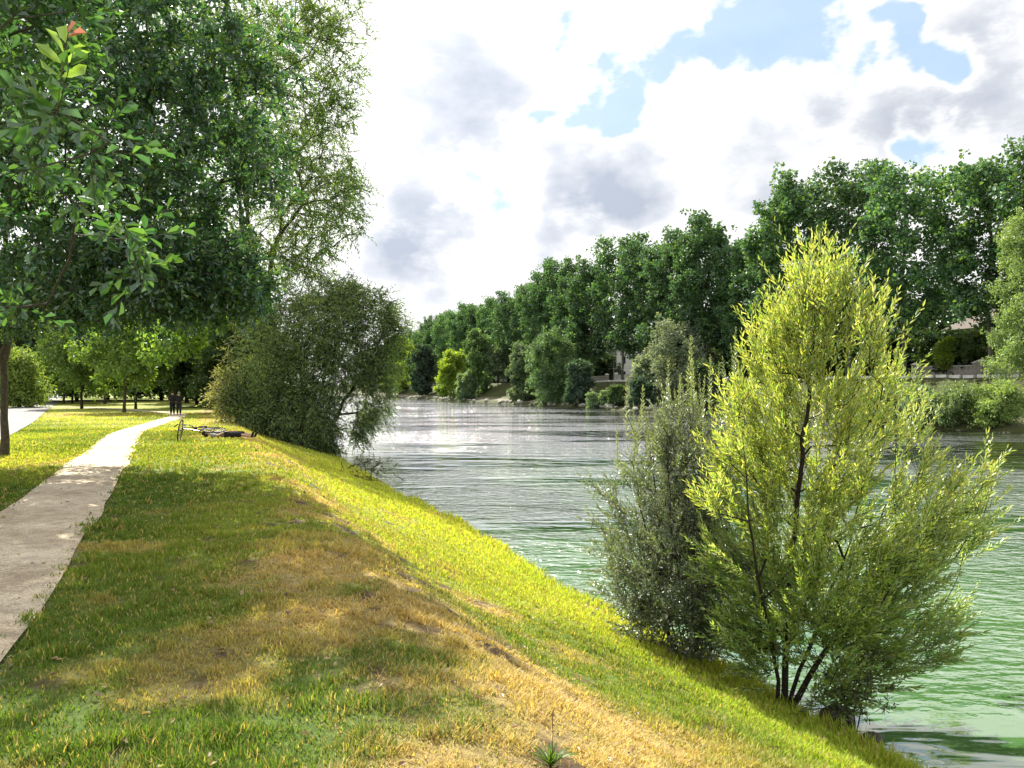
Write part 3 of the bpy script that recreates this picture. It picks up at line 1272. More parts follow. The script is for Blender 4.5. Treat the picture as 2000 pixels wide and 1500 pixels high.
    leaf_obj('crown', P, LD, Ll, Ll * .24, C, M['leaf_willow'], root, r, 'lance', .3, .15)
    print('willow leaves', n)


def build_left_bush():
    r = np.random.default_rng(22)
    by_ = 10.7
    base = np.array([PW3(1372, 1300, by_)[0], by_, WATER - .05])
    prof = [(780, 1290, 1390, .35), (840, 1245, 1405, .6), (900, 1220, 1420, .9), (960, 1182, 1430, 1), (1020, 1158, 1435, 1), (1080, 1150, 1440, 1), (1150, 1160, 1445, 1), (1220, 1195, 1445, .8),
            (1280, 1240, 1445, .45)]
    tips = arm_tips(profile_tips(prof, base, by_, 125, r, .9, .3), r, 5, .09, 6)
    spikes = [(1228, 800), (1255, 780), (1300, 760), (1345, 690), (1350, 740), (1385, 730), (1435, 690), (1440, 740), (1285, 800), (1410, 780), (1330, 800), (1372, 790)]
    sp = np.stack([PW3(a + r.normal() * 3 + dx, b + 12 + dy, by_ + r.normal() * .25) - base for a, b in spikes for dx, dy in ((0, 0), (14, 45), (-16, 70), (6, 90))])
    px = lambda x, y, Y=by_: tuple(PW3(x, y, Y) - base)
    trunks = []
    for i, (tx, ty) in enumerate([(1235, 900), (1270, 850), (1300, 880), (1335, 820), (1365, 850), (1400, 870), (1425, 930), (1215, 1000), (1350, 960)]):
        Yt = by_ + .7 * math.sin(i * 2.3)
        f = (tx - 1372)
        trunks.append([px(1372 + f * .22, 1325, by_ + .1 * math.sin(i)), px(1372 + f * .5, 1200, by_ * .6 + Yt * .4), px(1372 + f * .8, 1050, by_ * .3 + Yt * .7), px(tx, ty, Yt)])
    root = empty('willow_shrub', tuple(base), 0, 'grey-leaved many-stemmed shrub at the shoreline, left of the tall yellow-green willow', 'shrub')
    allt = np.concatenate([tips, sp])
    VV, QQ, off = [], [], 0
    tops = np.array([t[-1] for t in trunks])
    own = np.argmin(np.linalg.norm(allt[:, None] - tops[None], axis=2) + r.random((len(allt), len(tops))) * .2, 1)
    for k, tr in enumerate(trunks):
        tp = allt[own == k]
        if not len(tp):
            continue
        A, par, rad, tn = grow(trunk_path(tr, .2, r, .06), tp, r, .003, .2, bias=.25, expo=2.1, wig=.08)
        rad = rad * min(1, .035 / rad[1])
        rad = np.maximum(rad, .003)
        rad[0] = rad[1]
        v, q = tubes(A, par, rad, 0, 6)
        VV.append(v); QQ.append(q + off); off += len(v)
    tw = 4
    B = np.repeat(tips, tw, 0) + r.normal(size=(len(tips) * tw, 3)) * .04
    m = len(B)
    D = unit(unit(B - np.array([0, 0, 1.6])) * .5 + rand_dirs(r, m) * .7 + np.array([0, 0, .55]))
    Ls = .18 + .2 * r.random(m)
    # tall straight leader shoots
    Bs = sp + np.array([0, 0, -.35])
    Ds = np.array([0, 0, 1.0]) + r.normal(size=Bs.shape) * .07
    P, LD, poly, _, t = shoots(B, D, Ls, r, 13, .75, .05)
    P2, LD2, poly2, _, t2 = shoots(Bs, Ds, .55 + .38 * r.random(len(Bs)), r, 50, .85, 0)
    v, q = shoot_tubes(np.concatenate([poly, poly2]), .003)
    VV.append(v); QQ.append(q + off)
    mesh_np('trunk', np.concatenate(VV), [np.concatenate(QQ)], M['bark_dark'], root, smooth_=True)
    n = len(P)
    Ll = np.concatenate([.056 * (.6 + .6 * r.random(n)), .095 * (.8 + .3 * r.random(len(P2))) * (1 - .55 * t2)])
    cols = [(.21, .27, .15), (.16, .21, .11), (.30, .35, .23), (.20, .32, .07), (.34, .38, .30)]
    C = vary(cols, n, r) * np.repeat(.8 + .4 * r.random(m), 13)[:, None]
    C2 = vary([(.34, .42, .13), (.40, .46, .22), (.28, .36, .10)], len(P2), r)
    P = np.concatenate([P, P2]); LD = np.concatenate([LD, LD2]); C = np.concatenate([C, C2])
    leaf_obj('crown', P, LD, Ll, Ll * np.concatenate([np.full(n, .42), np.full(len(P2), .26)]), C, M['leaf_silver'], root, r, 'lance', .3, .15)
    print('bush leaves', len(P))


build_willow()
build_left_bush()


# sparse sapling with hanging leaves at the water, right of the willow foot
def sapling(name, loc, spec, label, cols, seed, leaf=.06, lw=.22, per=12, L=.35, n=26, mat='leaf', spread=.35, hgt=.9, droop=-.1):
    r = np.random.default_rng(seed)
    tips = np.stack([r.normal(size=n) * spread, r.normal(size=n) * spread * .6, hgt * (.25 + .75 * r.random(n))], 1)
    trunks = [[(0, 0, -.1), (spread * .4 * math.cos(i * 2.4), spread * .3 * math.sin(i * 2.4), hgt * .45), (spread * math.cos(i * 2.4), spread * .7 * math.sin(i * 2.4), hgt * .9)] for i in range(3)]
    return near_tree(name, loc, trunks, tips, r, label, 'shrub', cols, twigs=2, twig_len=L, per=per, leaf=leaf, lw=lw, kind='lance', ang=.7, tip_r=.003, seg=.12,
                     base_r=.016, mat=mat, bark='bark_dark', outward=.4, rise=.3, curve=droop)


p_ = PW3(1665, 1425, 8.75)
sapling('sapling', (p_[0], 8.75, WATER - .02), None, 'sparse dark sapling over the water beside the black rock, right of the willow foot', [(.06, .075, .03), (.08, .09, .04)], 31,
        leaf=.07, hgt=1.05, n=34, spread=.26)
hx, hy = hit(712, 938)
sapling('waterside_shrub', (hx + .05, hy + .05, WATER - .05), None, 'small dark twiggy shrub growing in the water, far down the near shore', [(.05, .07, .02), (.08, .09, .03)], 32,
        leaf=.10, lw=.3, hgt=1.15, n=40, spread=.42, L=.4)


# leafy weed with a dry stalk at the bottom edge
def build_weed():
    r = np.random.default_rng(33)
    x, y = .17, 3.38
    root = empty('leafy_weed', (x, y, G(x, y)), 0, 'leafy green weed with a dry flower stalk in the straw turf at the bottom edge', 'weed')
    m = 60
    a = r.random(m) * 2 * np.pi
    VV, FF = [], []
    for i in range(m):
        L = .09 + .07 * r.random()
        w = .0022 + .003 * r.random()
        el = .85 + .6 * r.random()
        d = np.array([math.cos(a[i]), math.sin(a[i]), 0])
        s = np.array([-d[1], d[0], 0])
        k = 6
        b = len(VV)
        for j in range(k + 1):
            t = j / k
            c = d * L * t * math.cos(el) * (1 + .4 * t) + np.array([0, 0, 1]) * (L * math.sin(el) * t - .55 * L * t * t * (1.3 - el * .6))
            ww = w * math.sin(math.pi * min(1, .12 + .88 * t)) ** .7
            VV += [c - s * ww, c + np.array([0, 0, -.003]), c + s * ww]
        for j in range(k):
            q = b + j * 3
            FF += [(q, q + 1, q + 4, q + 3), (q + 1, q + 2, q + 5, q + 4)]
    C = np.array([.15, .27, .04]) * (.8 + .4 * r.random((len(VV), 1)))
    mesh_np('leaf_rosette', VV, [np.array(FF)], M['leaf'], root, col=C, smooth_=True)
    A = np.array([(0, 0, 0), (.006, 0, .07), (.010, .004, .14), (.008, .006, .21), (.012, .006, .25)])
    v, q = tubes(A, np.array([-1, 0, 1, 2, 3]), np.array([.002, .0018, .0015, .0022, .003]), 0, 5)
    mesh_np('stalk', v, [q], M['twig'], root)


build_weed()


def build_litter():
    r = np.random.default_rng(34)
    m = 1500
    d = 2 + 24 * r.random(m) ** 1.4
    k = r.random(m) * 1.4 - .72
    x, y = d * k, d
    s, n = sn(x, y)
    ok = n < 5.5
    x, y = x[ok], y[ok]
    P = np.stack([x, y, H(x, y) + .028], 1)
    D = rand_dirs(r, len(x)) * np.array([1, 1, .25])
    L_ = .028 + .03 * r.random(len(x))
    C = vary([(.24, .15, .06), (.34, .24, .10), (.15, .09, .045), (.42, .36, .22)], len(x), r)
    o = leaf_obj('fallen_leaves', P, D, L_, L_ * .55, C, M['leaf'], None, r, 'broad', 2.0)
    tag(o, 'scattered dry fallen leaves on the grass and path', 'fallen leaves', kind='stuff')


build_litter()


# ------------------------------------------------------------------ the big trees on the left
def build_big_tree():
    r = np.random.default_rng(41)
    bx_, by_ = -12.1, 18.3
    base = np.array([bx_, by_, G(bx_, by_) - .05])
    lobes = [(-10.4, 16.6, 6.4, 4.6, 4.2, 3.2, 430), (-7.0, 13.9, 6.3, 2.9, 3.0, 3.0, 340), (-9.3, 14.4, 9.2, 3.0, 3.2, 1.9, 260),
             (-5.3, 12.9, 6.6, 1.6, 1.6, 2.7, 130), (-10.5, 16.2, 3.6, 3.6, 2.6, .9, 170), (-6.9, 14.0, 3.55, 2.5, 2.0, .85, 190),
             (-5.4, 13.4, 3.5, 1.1, 1.2, .8, 70), (-14, 18, 7, 3, 3.5, 3, 150)]
    tips = blob_tips(lobes, r, .4) - base
    tr = [(0, 0, 0), (.02, -.02, 1.4), (-.03, -.1, 2.8), (.3, -.5, 4.2), (1.0, -1.3, 6.0), (1.8, -2.0, 8.0)]
    tr2 = [(-.02, -.05, 2.3), (.4, -.4, 3.2), (1.7, -1.5, 4.2), (3.6, -3.0, 5.2), (5.4, -4.2, 6.4)]
    cols = [(.05, .13, .045), (.065, .16, .045), (.045, .12, .07), (.11, .20, .04), (.04, .10, .06)]
    near_tree('broadleaf_tree', tuple(base), [tr, tr2], tips, r, 'large dark leafy tree overhanging the path, its trunk at the left edge', 'tree', cols, twigs=6, twig_len=.42, per=9,
              leaf=.125, lw=.5, kind='broad', ang=.9, tip_r=.006, seg=.45, base_r=[.27, .13], mat='leaf_gloss', bark='bark', up=.6, rise=-.05, curve=-.12)


def build_near_tree():
    r = np.random.default_rng(42)
    bx_, by_ = -5.12, 5.5
    base = np.array([bx_, by_, G(bx_, by_) - .05])
    lobes = [(-4.3, 5.5, 4.1, 1.35, 1.3, 1.35, 150), (-5.6, 6.0, 4.9, 1.6, 1.6, 1.3, 120), (-3.3, 5.2, 4.7, .7, .9, .7, 26)]
    tips = list(blob_tips(lobes, r, .45))
    spr = [(112, 215, 3.1), (175, 300, 3.9), (205, 250, 4.0), (235, 430, 4.1), (255, 470, 4.3), (270, 520, 4.1), (150, 400, 4.4), (60, 330, 4.0), (40, 600, 5.0)]
    sp = [PW3(a, b, Y) for a, b, Y in spr]
    tips = np.array(tips + sp) - base
    tr = [(0, 0, 0), (-.03, .03, 1.0), (-.05, 0, 2.0), (.25, -.1, 3.1), (.8, -.1, 4.2)]
    cols = [(.065, .17, .045), (.08, .19, .045), (.055, .15, .06), (.10, .22, .045)]
    root = near_tree('broadleaf_tree', tuple(base), [tr], tips, r, 'nearby tree whose large leaves and one red-tipped sprig hang into the upper left corner', 'tree', cols, twigs=5, twig_len=.3, per=9,
              leaf=.092, lw=.46, kind='broad', ang=.85, tip_r=.004, seg=.3, base_r=.11, mat='leaf_gloss', bark='bark', up=.6, rise=.15, curve=.05)
    build_sprig(root)


def build_sprig(root):
    # fresh sprig of pale leaves with a pinkish bud, part of the near tree
    r = np.random.default_rng(45)
    base = np.array(root.location)
    q = lambda a, b, Y=3.1: PW3(a, b, Y) - base
    stem = [q(112, 215), q(118, 150), q(126, 95), q(132, 62)]
    v, f = tubes(np.array(stem), np.arange(-1, 3), np.array([.004, .003, .0025, .002]), 0, 5)
    st = mesh_np('sprig', v, [f], M['twig'], root)
    spec = [(117, 150, 170, 128, 0), (117, 148, 75, 118, 0), (121, 128, 168, 96, 0), (121, 124, 70, 84, 0), (125, 104, 162, 84, 0), (124, 104, 92, 52, 0), (128, 84, 120, 44, 0),
            (130, 72, 162, 58, 1), (131, 66, 142, 40, 1)]
    P = np.array([q(a, b) for a, b, _, _, _ in spec])
    T = np.array([q(c, d, 3.1 + .05 * (-1) ** i) for i, (_, _, c, d, _) in enumerate(spec)])
    L_ = np.linalg.norm(T - P, axis=1) * 1.02
    C = np.array([(.19, .30, .06) if k == 0 else (.30, .115, .11) for *_, k in spec]) * (.85 + .3 * r.random((len(spec), 1)))
    leaf_obj('leaf', P, T - P, L_, L_ * .36, C, M['leaf'], st, r, 'broad', .9)


def build_fine_tree():
    r = np.random.default_rng(43)
    K = 58 / 31.5
    bx_, by_ = PW3(500, 800, 58)[:2]
    base = np.array([bx_, by_, G(bx_, by_) - .1])
    s = 30 * K / FPX
    lob = [(560, 130, 28, 120, 170, 300), (640, 60, 28, 85, 110, 150), (600, 330, 28, 90, 120, 230), (480, 260, 30, 120, 200, 200), (655, 400, 27, 70, 75, 110), (500, 470, 29, 110, 100, 170),
           (590, 500, 28, 70, 70, 90), (450, 40, 30, 110, 120, 120), (370, 60, 30, 110, 120, 110), (650, 210, 28, 50, 60, 60)]
    lobes = [(*PW3(a, b, Y * K), rx * s, rx * s, rz * s, int(m * .72)) for a, b, Y, rx, rz, m in lob]
    tips = blob_tips(lobes, r, .45) - base
    p = lambda a, b, Y: tuple(PW3(a, b, Y * K) - base)
    tr = [(0, 0, 0), p(515, 700, 31), p(500, 560, 30.5), p(478, 380, 30), p(470, 250, 30), p(480, 80, 30)]
    tr2 = [p(500, 560, 30.5), p(470, 450, 29.5), p(458, 280, 28.5), p(462, 168, 28), p(520, 110, 28), p(575, 50, 28), p(618, 0, 28)]
    tr3 = [p(506, 600, 30.7), p(540, 470, 29.5), p(590, 400, 28.5), p(650, 390, 27.5)]
    cols = [(.12, .21, .045), (.16, .26, .05), (.10, .18, .055), (.21, .30, .06)]
    near_tree('tall_willow_tree', tuple(base), [tr, tr2, tr3], tips, r, 'tall airy small-leaved tree with a long slanting bare limb against the sky', 'tree', cols, twigs=5, twig_len=1.1, per=9,
              leaf=.25, lw=.32, kind='lance', ang=.8, tip_r=.018, seg=1.2, base_r=[.5, .22, .2], mat='leaf', bark='bark_dark', up=.3, rise=.0, curve=-.25, expo=2.2)


def build_bank_willow():
    r = np.random.default_rng(44)
    bx_, by_ = at_n(612, 6.0)
    base = np.array([bx_, by_, G(bx_, by_) - .2])
    Y0 = by_
    s = Y0 / FPX
    lob = [(560, 700, 0, 105, 100, 420), (640, 690, -1, 85, 110, 420), (520, 800, -1, 85, 55, 320), (600, 830, -2, 70, 60, 330), (630, 870, -1.5, 30, 35, 100), (700, 610, 0, 75, 62, 190), (660, 575, 1, 55, 40, 90),
           (760, 640, 0, 38, 50, 90), (730, 720, 0, 50, 65, 200), (725, 800, 0, 32, 55, 70), (700, 840, -1, 18, 32, 30), (455, 765, -2, 36, 36, 120), (590, 600, 1, 60, 40, 110)]
    lobes = [(*PW3(a, b, Y0 + dy), rx * s, rx * s * 1.1, rz * s, m) for a, b, dy, rx, rz, m in lob]
    tips = blob_tips(lobes, r, .5) - base
    tips[:, 2] = np.maximum(tips[:, 2], .1)
    p = lambda a, b, dy=0: tuple(PW3(a, b, Y0 + dy) - base)
    tr = [[(0, 0, 0), p(600, 800), p(580, 700), p(570, 640)],
          [(.3, 0, 0), p(640, 800), p(665, 700, .5), p(690, 640), p(700, 580)],
          [(.5, -.2, 0), p(660, 810, -.5), p(700, 740), p(745, 660)],
          [(-.3, 0, 0), p(560, 820), p(500, 780), p(460, 770)],
          [(.1, .3, 0), p(625, 780, 1), p(640, 680, 1), p(640, 590, 1.2)]]

    def tone(P, t, C):
        # dry tan new growth on the outer left side
        k = smooth(-3.4, -5.6, P[:, 0])[:, None]
        return C * (1 - k) + np.array([.24, .24, .10]) * (C.mean(1)[:, None] / .11) * k
    cols = [(.11, .18, .055), (.14, .22, .06), (.085, .14, .05), (.20, .28, .07)]
    near_tree('bank_willow', tuple(base), tr, tips, r, 'dense olive-grey willow with sweeping branches leaning over the river beyond the bicycle', 'willow tree', cols, twigs=5, twig_len=.8, per=7,
              leaf=.20, lw=.3, kind='lance', ang=.7, tip_r=.011, seg=.7, base_r=[.16, .16, .13, .1, .1], mat='leaf', bark='bark_dark', up=.3, rise=-.05, curve=-.25, expo=2.2, tone_fn=tone)


build_big_tree()
build_near_tree()
build_fine_tree()
build_bank_willow()


# ------------------------------------------------------------------ trees round the lawn on the left
def lobes_round(r, R, z0, z1, k, cnt, rr=.42):
    out = []
    for i in range(k):
        u = (i + r.random()) / k
        z = z0 + (z1 - z0) * u
        e = math.sqrt(max(.12, 1 - ((u - .42) / .62) ** 2))
        a = i * 2.4 + r.random()
        d = R * e * (.35 + .45 * r.random())
        q = R * rr * (.8 + .4 * r.random())
        out.append((d * math.cos(a), d * math.sin(a), z, q, q, q * .9, cnt))
    return out


rt = np.random.default_rng(51)
lawn_cols = [(.13, .24, .035), (.17, .28, .04), (.10, .19, .04), (.21, .32, .05)]
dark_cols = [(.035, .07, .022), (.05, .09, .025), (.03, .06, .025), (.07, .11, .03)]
x0, y0 = hit(243, 805)
lawn_a = far_tree('lawn_tree', lobes_round(rt, 3.4, 2.9, 8.0, 13, 11), [(0, 0, -.1), (.05, 0, 1.5), (0, .1, 2.8), (.1, 0, 5), (0, 0, 7)], 52, lawn_cols, .26, .7, 84, .5, .02, .5, .17,
                  'bright green lawn tree with a lichen-yellow trunk, nearest of the small lawn trees', 'tree', 'small trees on the lawn', (x0, y0, G(x0, y0)), 'leaf', 'bark', .02)
x0, y0 = hit(160, 798)
lawn_b = far_tree('lawn_tree', lobes_round(rt, 3.9, 2.6, 8.4, 14, 11), [(0, 0, -.1), (-.05, 0, 1.5), (.1, .1, 2.6), (.2, 0, 5), (0, 0, 7.4)], 53, lawn_cols, .28, .7, 84, .55, .02, .5, .24,
                  'thick-trunked lawn tree in the middle of the lawn, left of the pair of slim trunks', 'tree', 'small trees on the lawn', (x0, y0, G(x0, y0)), 'leaf', 'bark_dark', .02)
for (px, py, src, rz, sc, lab) in [(265, 798, lawn_b, 2.1, .95, 'dark-trunked lawn tree just right of the lichen-yellow trunk'),
                                   (125, 788, lawn_a, 1.0, 1.05, 'slim lawn tree farthest left, near the road edge'),
                                   (141, 788, lawn_b, 4.0, 1.0, 'lawn tree between the road-side slim tree and the thick trunk'),
                                   (205, 789, lawn_a, 3.0, 1.15, 'far lawn tree half hidden behind the thick trunk'),
                                   (60, 785, lawn_b, .4, 1.0, 'leafy tree on the far side of the road'),
                                   (424, 805, lawn_a, 5.0, 1.3, 'bright backlit tree between the path and the leaning willow')]:
    x, y = hit(px, py)
    copy_tree(src, (x, y, G(x, y)), rz, sc, lab, 'small trees on the lawn')

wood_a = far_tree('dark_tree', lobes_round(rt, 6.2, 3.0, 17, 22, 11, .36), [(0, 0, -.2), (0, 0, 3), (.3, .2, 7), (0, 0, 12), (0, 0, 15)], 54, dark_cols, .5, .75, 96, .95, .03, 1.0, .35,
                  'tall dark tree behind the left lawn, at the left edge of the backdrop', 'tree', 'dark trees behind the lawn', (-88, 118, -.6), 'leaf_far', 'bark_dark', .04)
wl = [(-60, 95, 1.0), (20, 100, .95), (90, 112, 1.0), (150, 108, .9), (210, 125, 1.1), (265, 110, .85), (315, 120, 1.0), (365, 100, .9), (400, 118, 1.0), (430, 84, .72), (470, 82, .62), (385, 80, .68), (500, 66, .5), (455, 62, .45)]
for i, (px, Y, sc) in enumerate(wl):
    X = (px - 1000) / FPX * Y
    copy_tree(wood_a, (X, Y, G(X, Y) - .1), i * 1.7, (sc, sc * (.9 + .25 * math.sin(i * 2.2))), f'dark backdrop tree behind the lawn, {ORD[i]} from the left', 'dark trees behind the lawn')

for i, s_ in enumerate(np.arange(52, 300, 11)):
    x, y = xy(s_, 112 + 5 * math.sin(i * 2.1))
    copy_tree(wood_a, (x, y, G(x, y) - .2), i * 1.3, (1.0, .8 + .12 * math.sin(i * 1.7)), f'dark tree behind the gardens of the far quay, {ORD[i]} from the right', 'dark trees behind the far quay gardens')

# hedge bush beside the road, far left
x, y = hit(30, 797)
far_tree('roadside_bush', [(0, 0, 2.0, 2.3, 1.8, 1.9, 60), (-1.6, .3, 1.6, 1.8, 1.6, 1.5, 40), (.3, 0, 3.9, 1.8, 1.5, 1.5, 45), (1.1, -.3, 1.2, 1.2, 1.2, 1.1, 25), (-1, .4, 4.8, 1.5, 1.3, 1.1, 25)],
         [(0, 0, -.1), (0, 0, 1), (.1, 0, 3)], 55, [(.24, .34, .05), (.18, .29, .05), (.28, .36, .08)], .26, .65, 90, .5, .02, .5, .12,
         'bright yellow-green bush beside the road behind the big trunk', 'bush', None, (x - .6, y + 1.5, G(x, y)), 'leaf', 'bark_dark', .02)
# low wood mass that closes the far left distance
def hedge_mass(name, pts, h, w, seed, cols, label, dens=26, leaf=.45, cat='hedge', mat='leaf_far'):
    r = np.random.default_rng(seed)
    pts = np.array(pts, float)
    seg = np.linalg.norm(np.diff(pts, axis=0), axis=1)
    L = seg.sum()
    m = int(L * h * dens)
    u = r.random(m) * L
    cs = np.concatenate([[0], np.cumsum(seg)])
    x = np.interp(u, cs, pts[:, 0]); y = np.interp(u, cs, pts[:, 1])
    hh = h * (.65 + .6 * vnoise(u, u * 0, 4.0, seed % 50))
    z = hh * r.random(m) ** .8
    wx = r.normal(size=m) * w * .4
    d = (pts[-1] - pts[0]) / np.linalg.norm(pts[-1] - pts[0])
    x = x - d[1] * wx
    y = y + d[0] * wx
    P = np.stack([x, y, H(x, y, False) + z], 1)
    D = rand_dirs(r, m) + np.array([0, 0, .1])
    C = vary(cols, m, r) * (.8 + .4 * vnoise(x * 1.0, z, 1.3, 12))[:, None]
    L_ = leaf * (.6 + .6 * r.random(m))
    o = leaf_obj(name, P, D, L_, L_ * .8, C, M[mat], None, r)
    tag(o, label, cat, kind='stuff')


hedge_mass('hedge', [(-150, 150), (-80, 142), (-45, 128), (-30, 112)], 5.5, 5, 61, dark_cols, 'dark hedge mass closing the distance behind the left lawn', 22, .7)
hedge_mass('far_thicket', [xy(215, 86), xy(300, 84), xy(460, 82)], 6, 5, 63, dark_cols, 'dark thicket under the distant end of the plane row across the river', 14, .9, 'thicket')
hedge_mass('undergrowth', [PW3(500, 755, 72)[:2], PW3(462, 755, 84)[:2], PW3(425, 755, 92)[:2]], 4.5, 3, 62, dark_cols, 'dark undergrowth along the bank behind the leaning willow', 60, .5)


# ------------------------------------------------------------------ far bank: the row of plane trees
def plane_lobes(r, Ht, R, cnt):
    out = []
    k = 30
    for i in range(k):
        u = (i + .5 * r.random()) / k
        z = Ht * (.24 + .70 * u)
        e = math.sqrt(max(.10, 1 - ((u - .48) / .66) ** 2))
        a = i * 2.4 + r.random() * .8
        d = R * e * (.45 + .4 * r.random())
        q = R * .27 * (.7 + .6 * r.random())
        out.append((d * math.cos(a), d * math.sin(a), z, q, q, q * 1.05, cnt))
    return out


rp = np.random.default_rng(71)
pcols = [(.06, .145, .06), (.08, .175, .06), (.05, .12, .065), (.14, .24, .05)]
protos = []
for i in range(4):
    Ht = 27.0
    t = [(0, 0, -.3), (.1, 0, 2), (0, .1, 5), (.4 * (-1) ** i, .2, 9), (.2, 0, 14), (0, 0, 19), (0, 0, 24)]
    protos.append(dict(lobes=plane_lobes(rp, Ht, 6.0, 8), trunk=t, seed=72 + i))
GR = 'row of tall plane trees on the far quay'
row = []
s_ = 38.0
while s_ < 330:
    row.append(s_)
    s_ += 8.6 + 1.6 * rp.random()
built = {}
row.reverse()         # from the left of the picture to the right
nrow = len(row)
hs = {0: 1}
for i, s_ in enumerate(row):
    k = (i * 7 + i // 3) % 4
    x, y = xy(s_, 76.5 + .6 * rp.normal())
    sc = 1.0 + .07 * rp.normal()
    px = 1000 + FPX * x / y
    # the real tops rise and fall a little along the row
    sc *= float(np.interp(px, [800, 860, 930, 1050, 1200, 1320, 1400, 1460, 1560, 1700, 1800, 1950], [.80, .92, .90, 1.02, .97, .97, 1.02, .86, 1.08, .98, .96, .92]))
    right = nrow - i
    lab = f'tall plane tree on the far quay, {ORD[right - 1]} from the right of the row' if right <= len(ORD) else 'tall plane tree at the distant left end of the far quay'
    loc = (x, y, G(x, y))
    if k not in built:
        pr = protos[k]
        built[k] = far_tree('plane_tree', pr['lobes'], pr['trunk'], pr['seed'], pcols, .46, .8, (102, 84, 60, 96)[k], .72, .03, 1.2, .42, lab, 'plane tree', GR, loc, 'leaf', 'bark_plane', .045)
        built[k].scale = (sc, sc, sc)
        built[k].rotation_euler.z = rp.random() * 6
    else:
        copy_tree(built[k], loc, rp.random() * 6, sc, lab, GR)
print('plane trees', nrow)


# shrubs and smaller trees on the far shore: (name, px, n, height px, width px, colours, label)
def shore_tree(name, px, n, hp, wp, cols, label, seed, cat='tree', base=0.08, k=12, cnt=12, leaf=None, mat='leaf', hang=0.0, trunk_h=.2, dens=1.0):
    x, y = at_n(px, n)
    h = hp / FPX * y
    w = wp / FPX * y
    r = np.random.default_rng(seed)
    lb = []
    for i in range(k):
        u = (i + .5 * r.random()) / k
        z = h * (base + (.93 - base) * u)
        e = math.sqrt(max(.15, 1 - ((u - .4) / .66) ** 2))
        a = i * 2.4 + r.random()
        d = w * .5 * e * (.35 + .4 * r.random())
        q = w * .5 * .36 * (.8 + .5 * r.random())
        lb.append((d * math.cos(a), d * math.sin(a), z, q, q, max(q * .9, h / k), cnt))
    lf = leaf or max(.16, y * .0031)
    return far_tree(name, lb, [(0, 0, -.3), (.1, 0, h * .3), (0, .1, h * .6), (0, 0, h * .85)], seed, cols, lf, .6, int(90 * dens), max(.25, w * .065), .02, max(.4, h * .06), max(.06, h * .014),
                    label, cat, None, (x, y, G(x, y) - .1), mat, 'bark_dark', .02, hang=hang)


teal = [(.05, .10, .055), (.065, .12, .07), (.045, .085, .05)]
sage = [(.16, .24, .12), (.19, .27, .13), (.13, .20, .11)]
silver = [(.24, .29, .20), (.28, .33, .24), (.18, .24, .15)]
lime = [(.27, .38, .03), (.22, .34, .03), (.32, .42, .05)]
mid = [(.10, .18, .05), (.13, .22, .06), (.085, .15, .05)]
shore_tree('shore_tree', 772, 66, 118, 62, lime, 'yellow-green tree on the far shore showing past the leaning willow', 81)
shore_tree('shore_tree', 826, 66, 108, 52, teal, 'dark blue-green rounded tree on the far shore, left of the lime-green one', 82)
shore_tree('shore_tree', 880, 66, 96, 60, lime, 'lime-green rounded tree on the far shore between two darker ones', 83)
shore_tree('shore_tree', 934, 68, 135, 58, mid, 'slender mid-green tree on the far shore, right of the lime-green one', 84)
shore_tree('shore_shrub', 912, 65.2, 52, 46, sage, 'small pale green shrub at the waterline in front of the slender tree', 85, 'shrub', k=8)
shore_tree('shore_tree', 972, 72, 80, 44, sage, 'grey-green small tree beside the beige notice panel', 86, k=9, base=.3)
shore_tree('shore_willow', 1022, 66, 118, 62, sage, 'pale green left half of the big willow pair on the far shore', 87, 'willow tree', hang=.3)
shore_tree('shore_willow', 1078, 65.5, 145, 105, [(.12, .22, .08), (.17, .27, .09), (.10, .19, .09)], 'large soft green willow on the far shore, tallest of the shore trees', 88, 'willow tree', k=16, hang=.3)
shore_tree('shore_shrub', 1132, 65, 95, 60, teal, 'dark teal shrub at the water, right of the large soft green willow', 89, 'shrub')
shore_tree('shore_shrub', 1206, 66, 42, 34, mid, 'low dark shrub on the far shore below the white house', 90, 'shrub', k=7)
shore_tree('shore_shrub', 1170, 64.8, 26, 46, sage, 'low pale reeds-like shrub at the water below the street lamp', 91, 'shrub', k=6)
shore_tree('silver_willow', 1322, 70, 150, 120, silver, 'silvery grey-green willow on the far bank behind the bush tips', 92, 'willow tree', k=15, hang=.25, base=.18)
shore_tree('silver_willow', 1265, 70, 100, 60, silver, 'smaller silvery willow on the far bank, right of the white house', 93, 'willow tree', k=9, base=.2)
shore_tree('shore_shrub', 1250, 65.5, 60, 50, teal, 'black-green shrub at the water under the smaller silvery willow', 94, 'shrub', k=8)
shore_tree('shore_shrub', 1385, 66, 95, 90, dark_cols, 'very dark bush on the far shore behind the grey shrub tips', 95, 'shrub', k=10)
shore_tree('shore_shrub', 1800, 65.5, 66, 90, sage, 'pale green waterside bush just right of the tall willow', 96, 'shrub', k=9, cnt=16)
shore_tree('shore_shrub', 1872, 65.5, 78, 100, [(.17, .26, .10), (.21, .29, .10)], 'waterside bush on the far shore, middle of the three at the right', 97, 'shrub', k=9, cnt=16)
shore_tree('shore_shrub', 1950, 65.5, 84, 110, [(.19, .28, .07), (.23, .32, .09)], 'yellowish waterside bush at the right edge of the picture', 98, 'shrub', k=9, cnt=16)
shore_tree('shore_shrub', 1715, 65.5, 60, 90, sage, 'waterside bush on the far shore half hidden behind the tall willow', 99, 'shrub', k=9)
shore_tree('light_green_tree', 2008, 71.5, 372, 140, [(.19, .28, .09), (.24, .33, .09), (.15, .23, .10)], 'light yellow-green tree on the far bank at the right edge', 100, 'tree', k=26, cnt=16, base=.1, hang=.2)
shore_tree('garden_tree', 1905, 84, 96, 66, [(.17, .27, .04), (.10, .17, .04)], 'rounded garden tree in front of the brown-roofed house', 101, 'tree', k=9, base=.45)
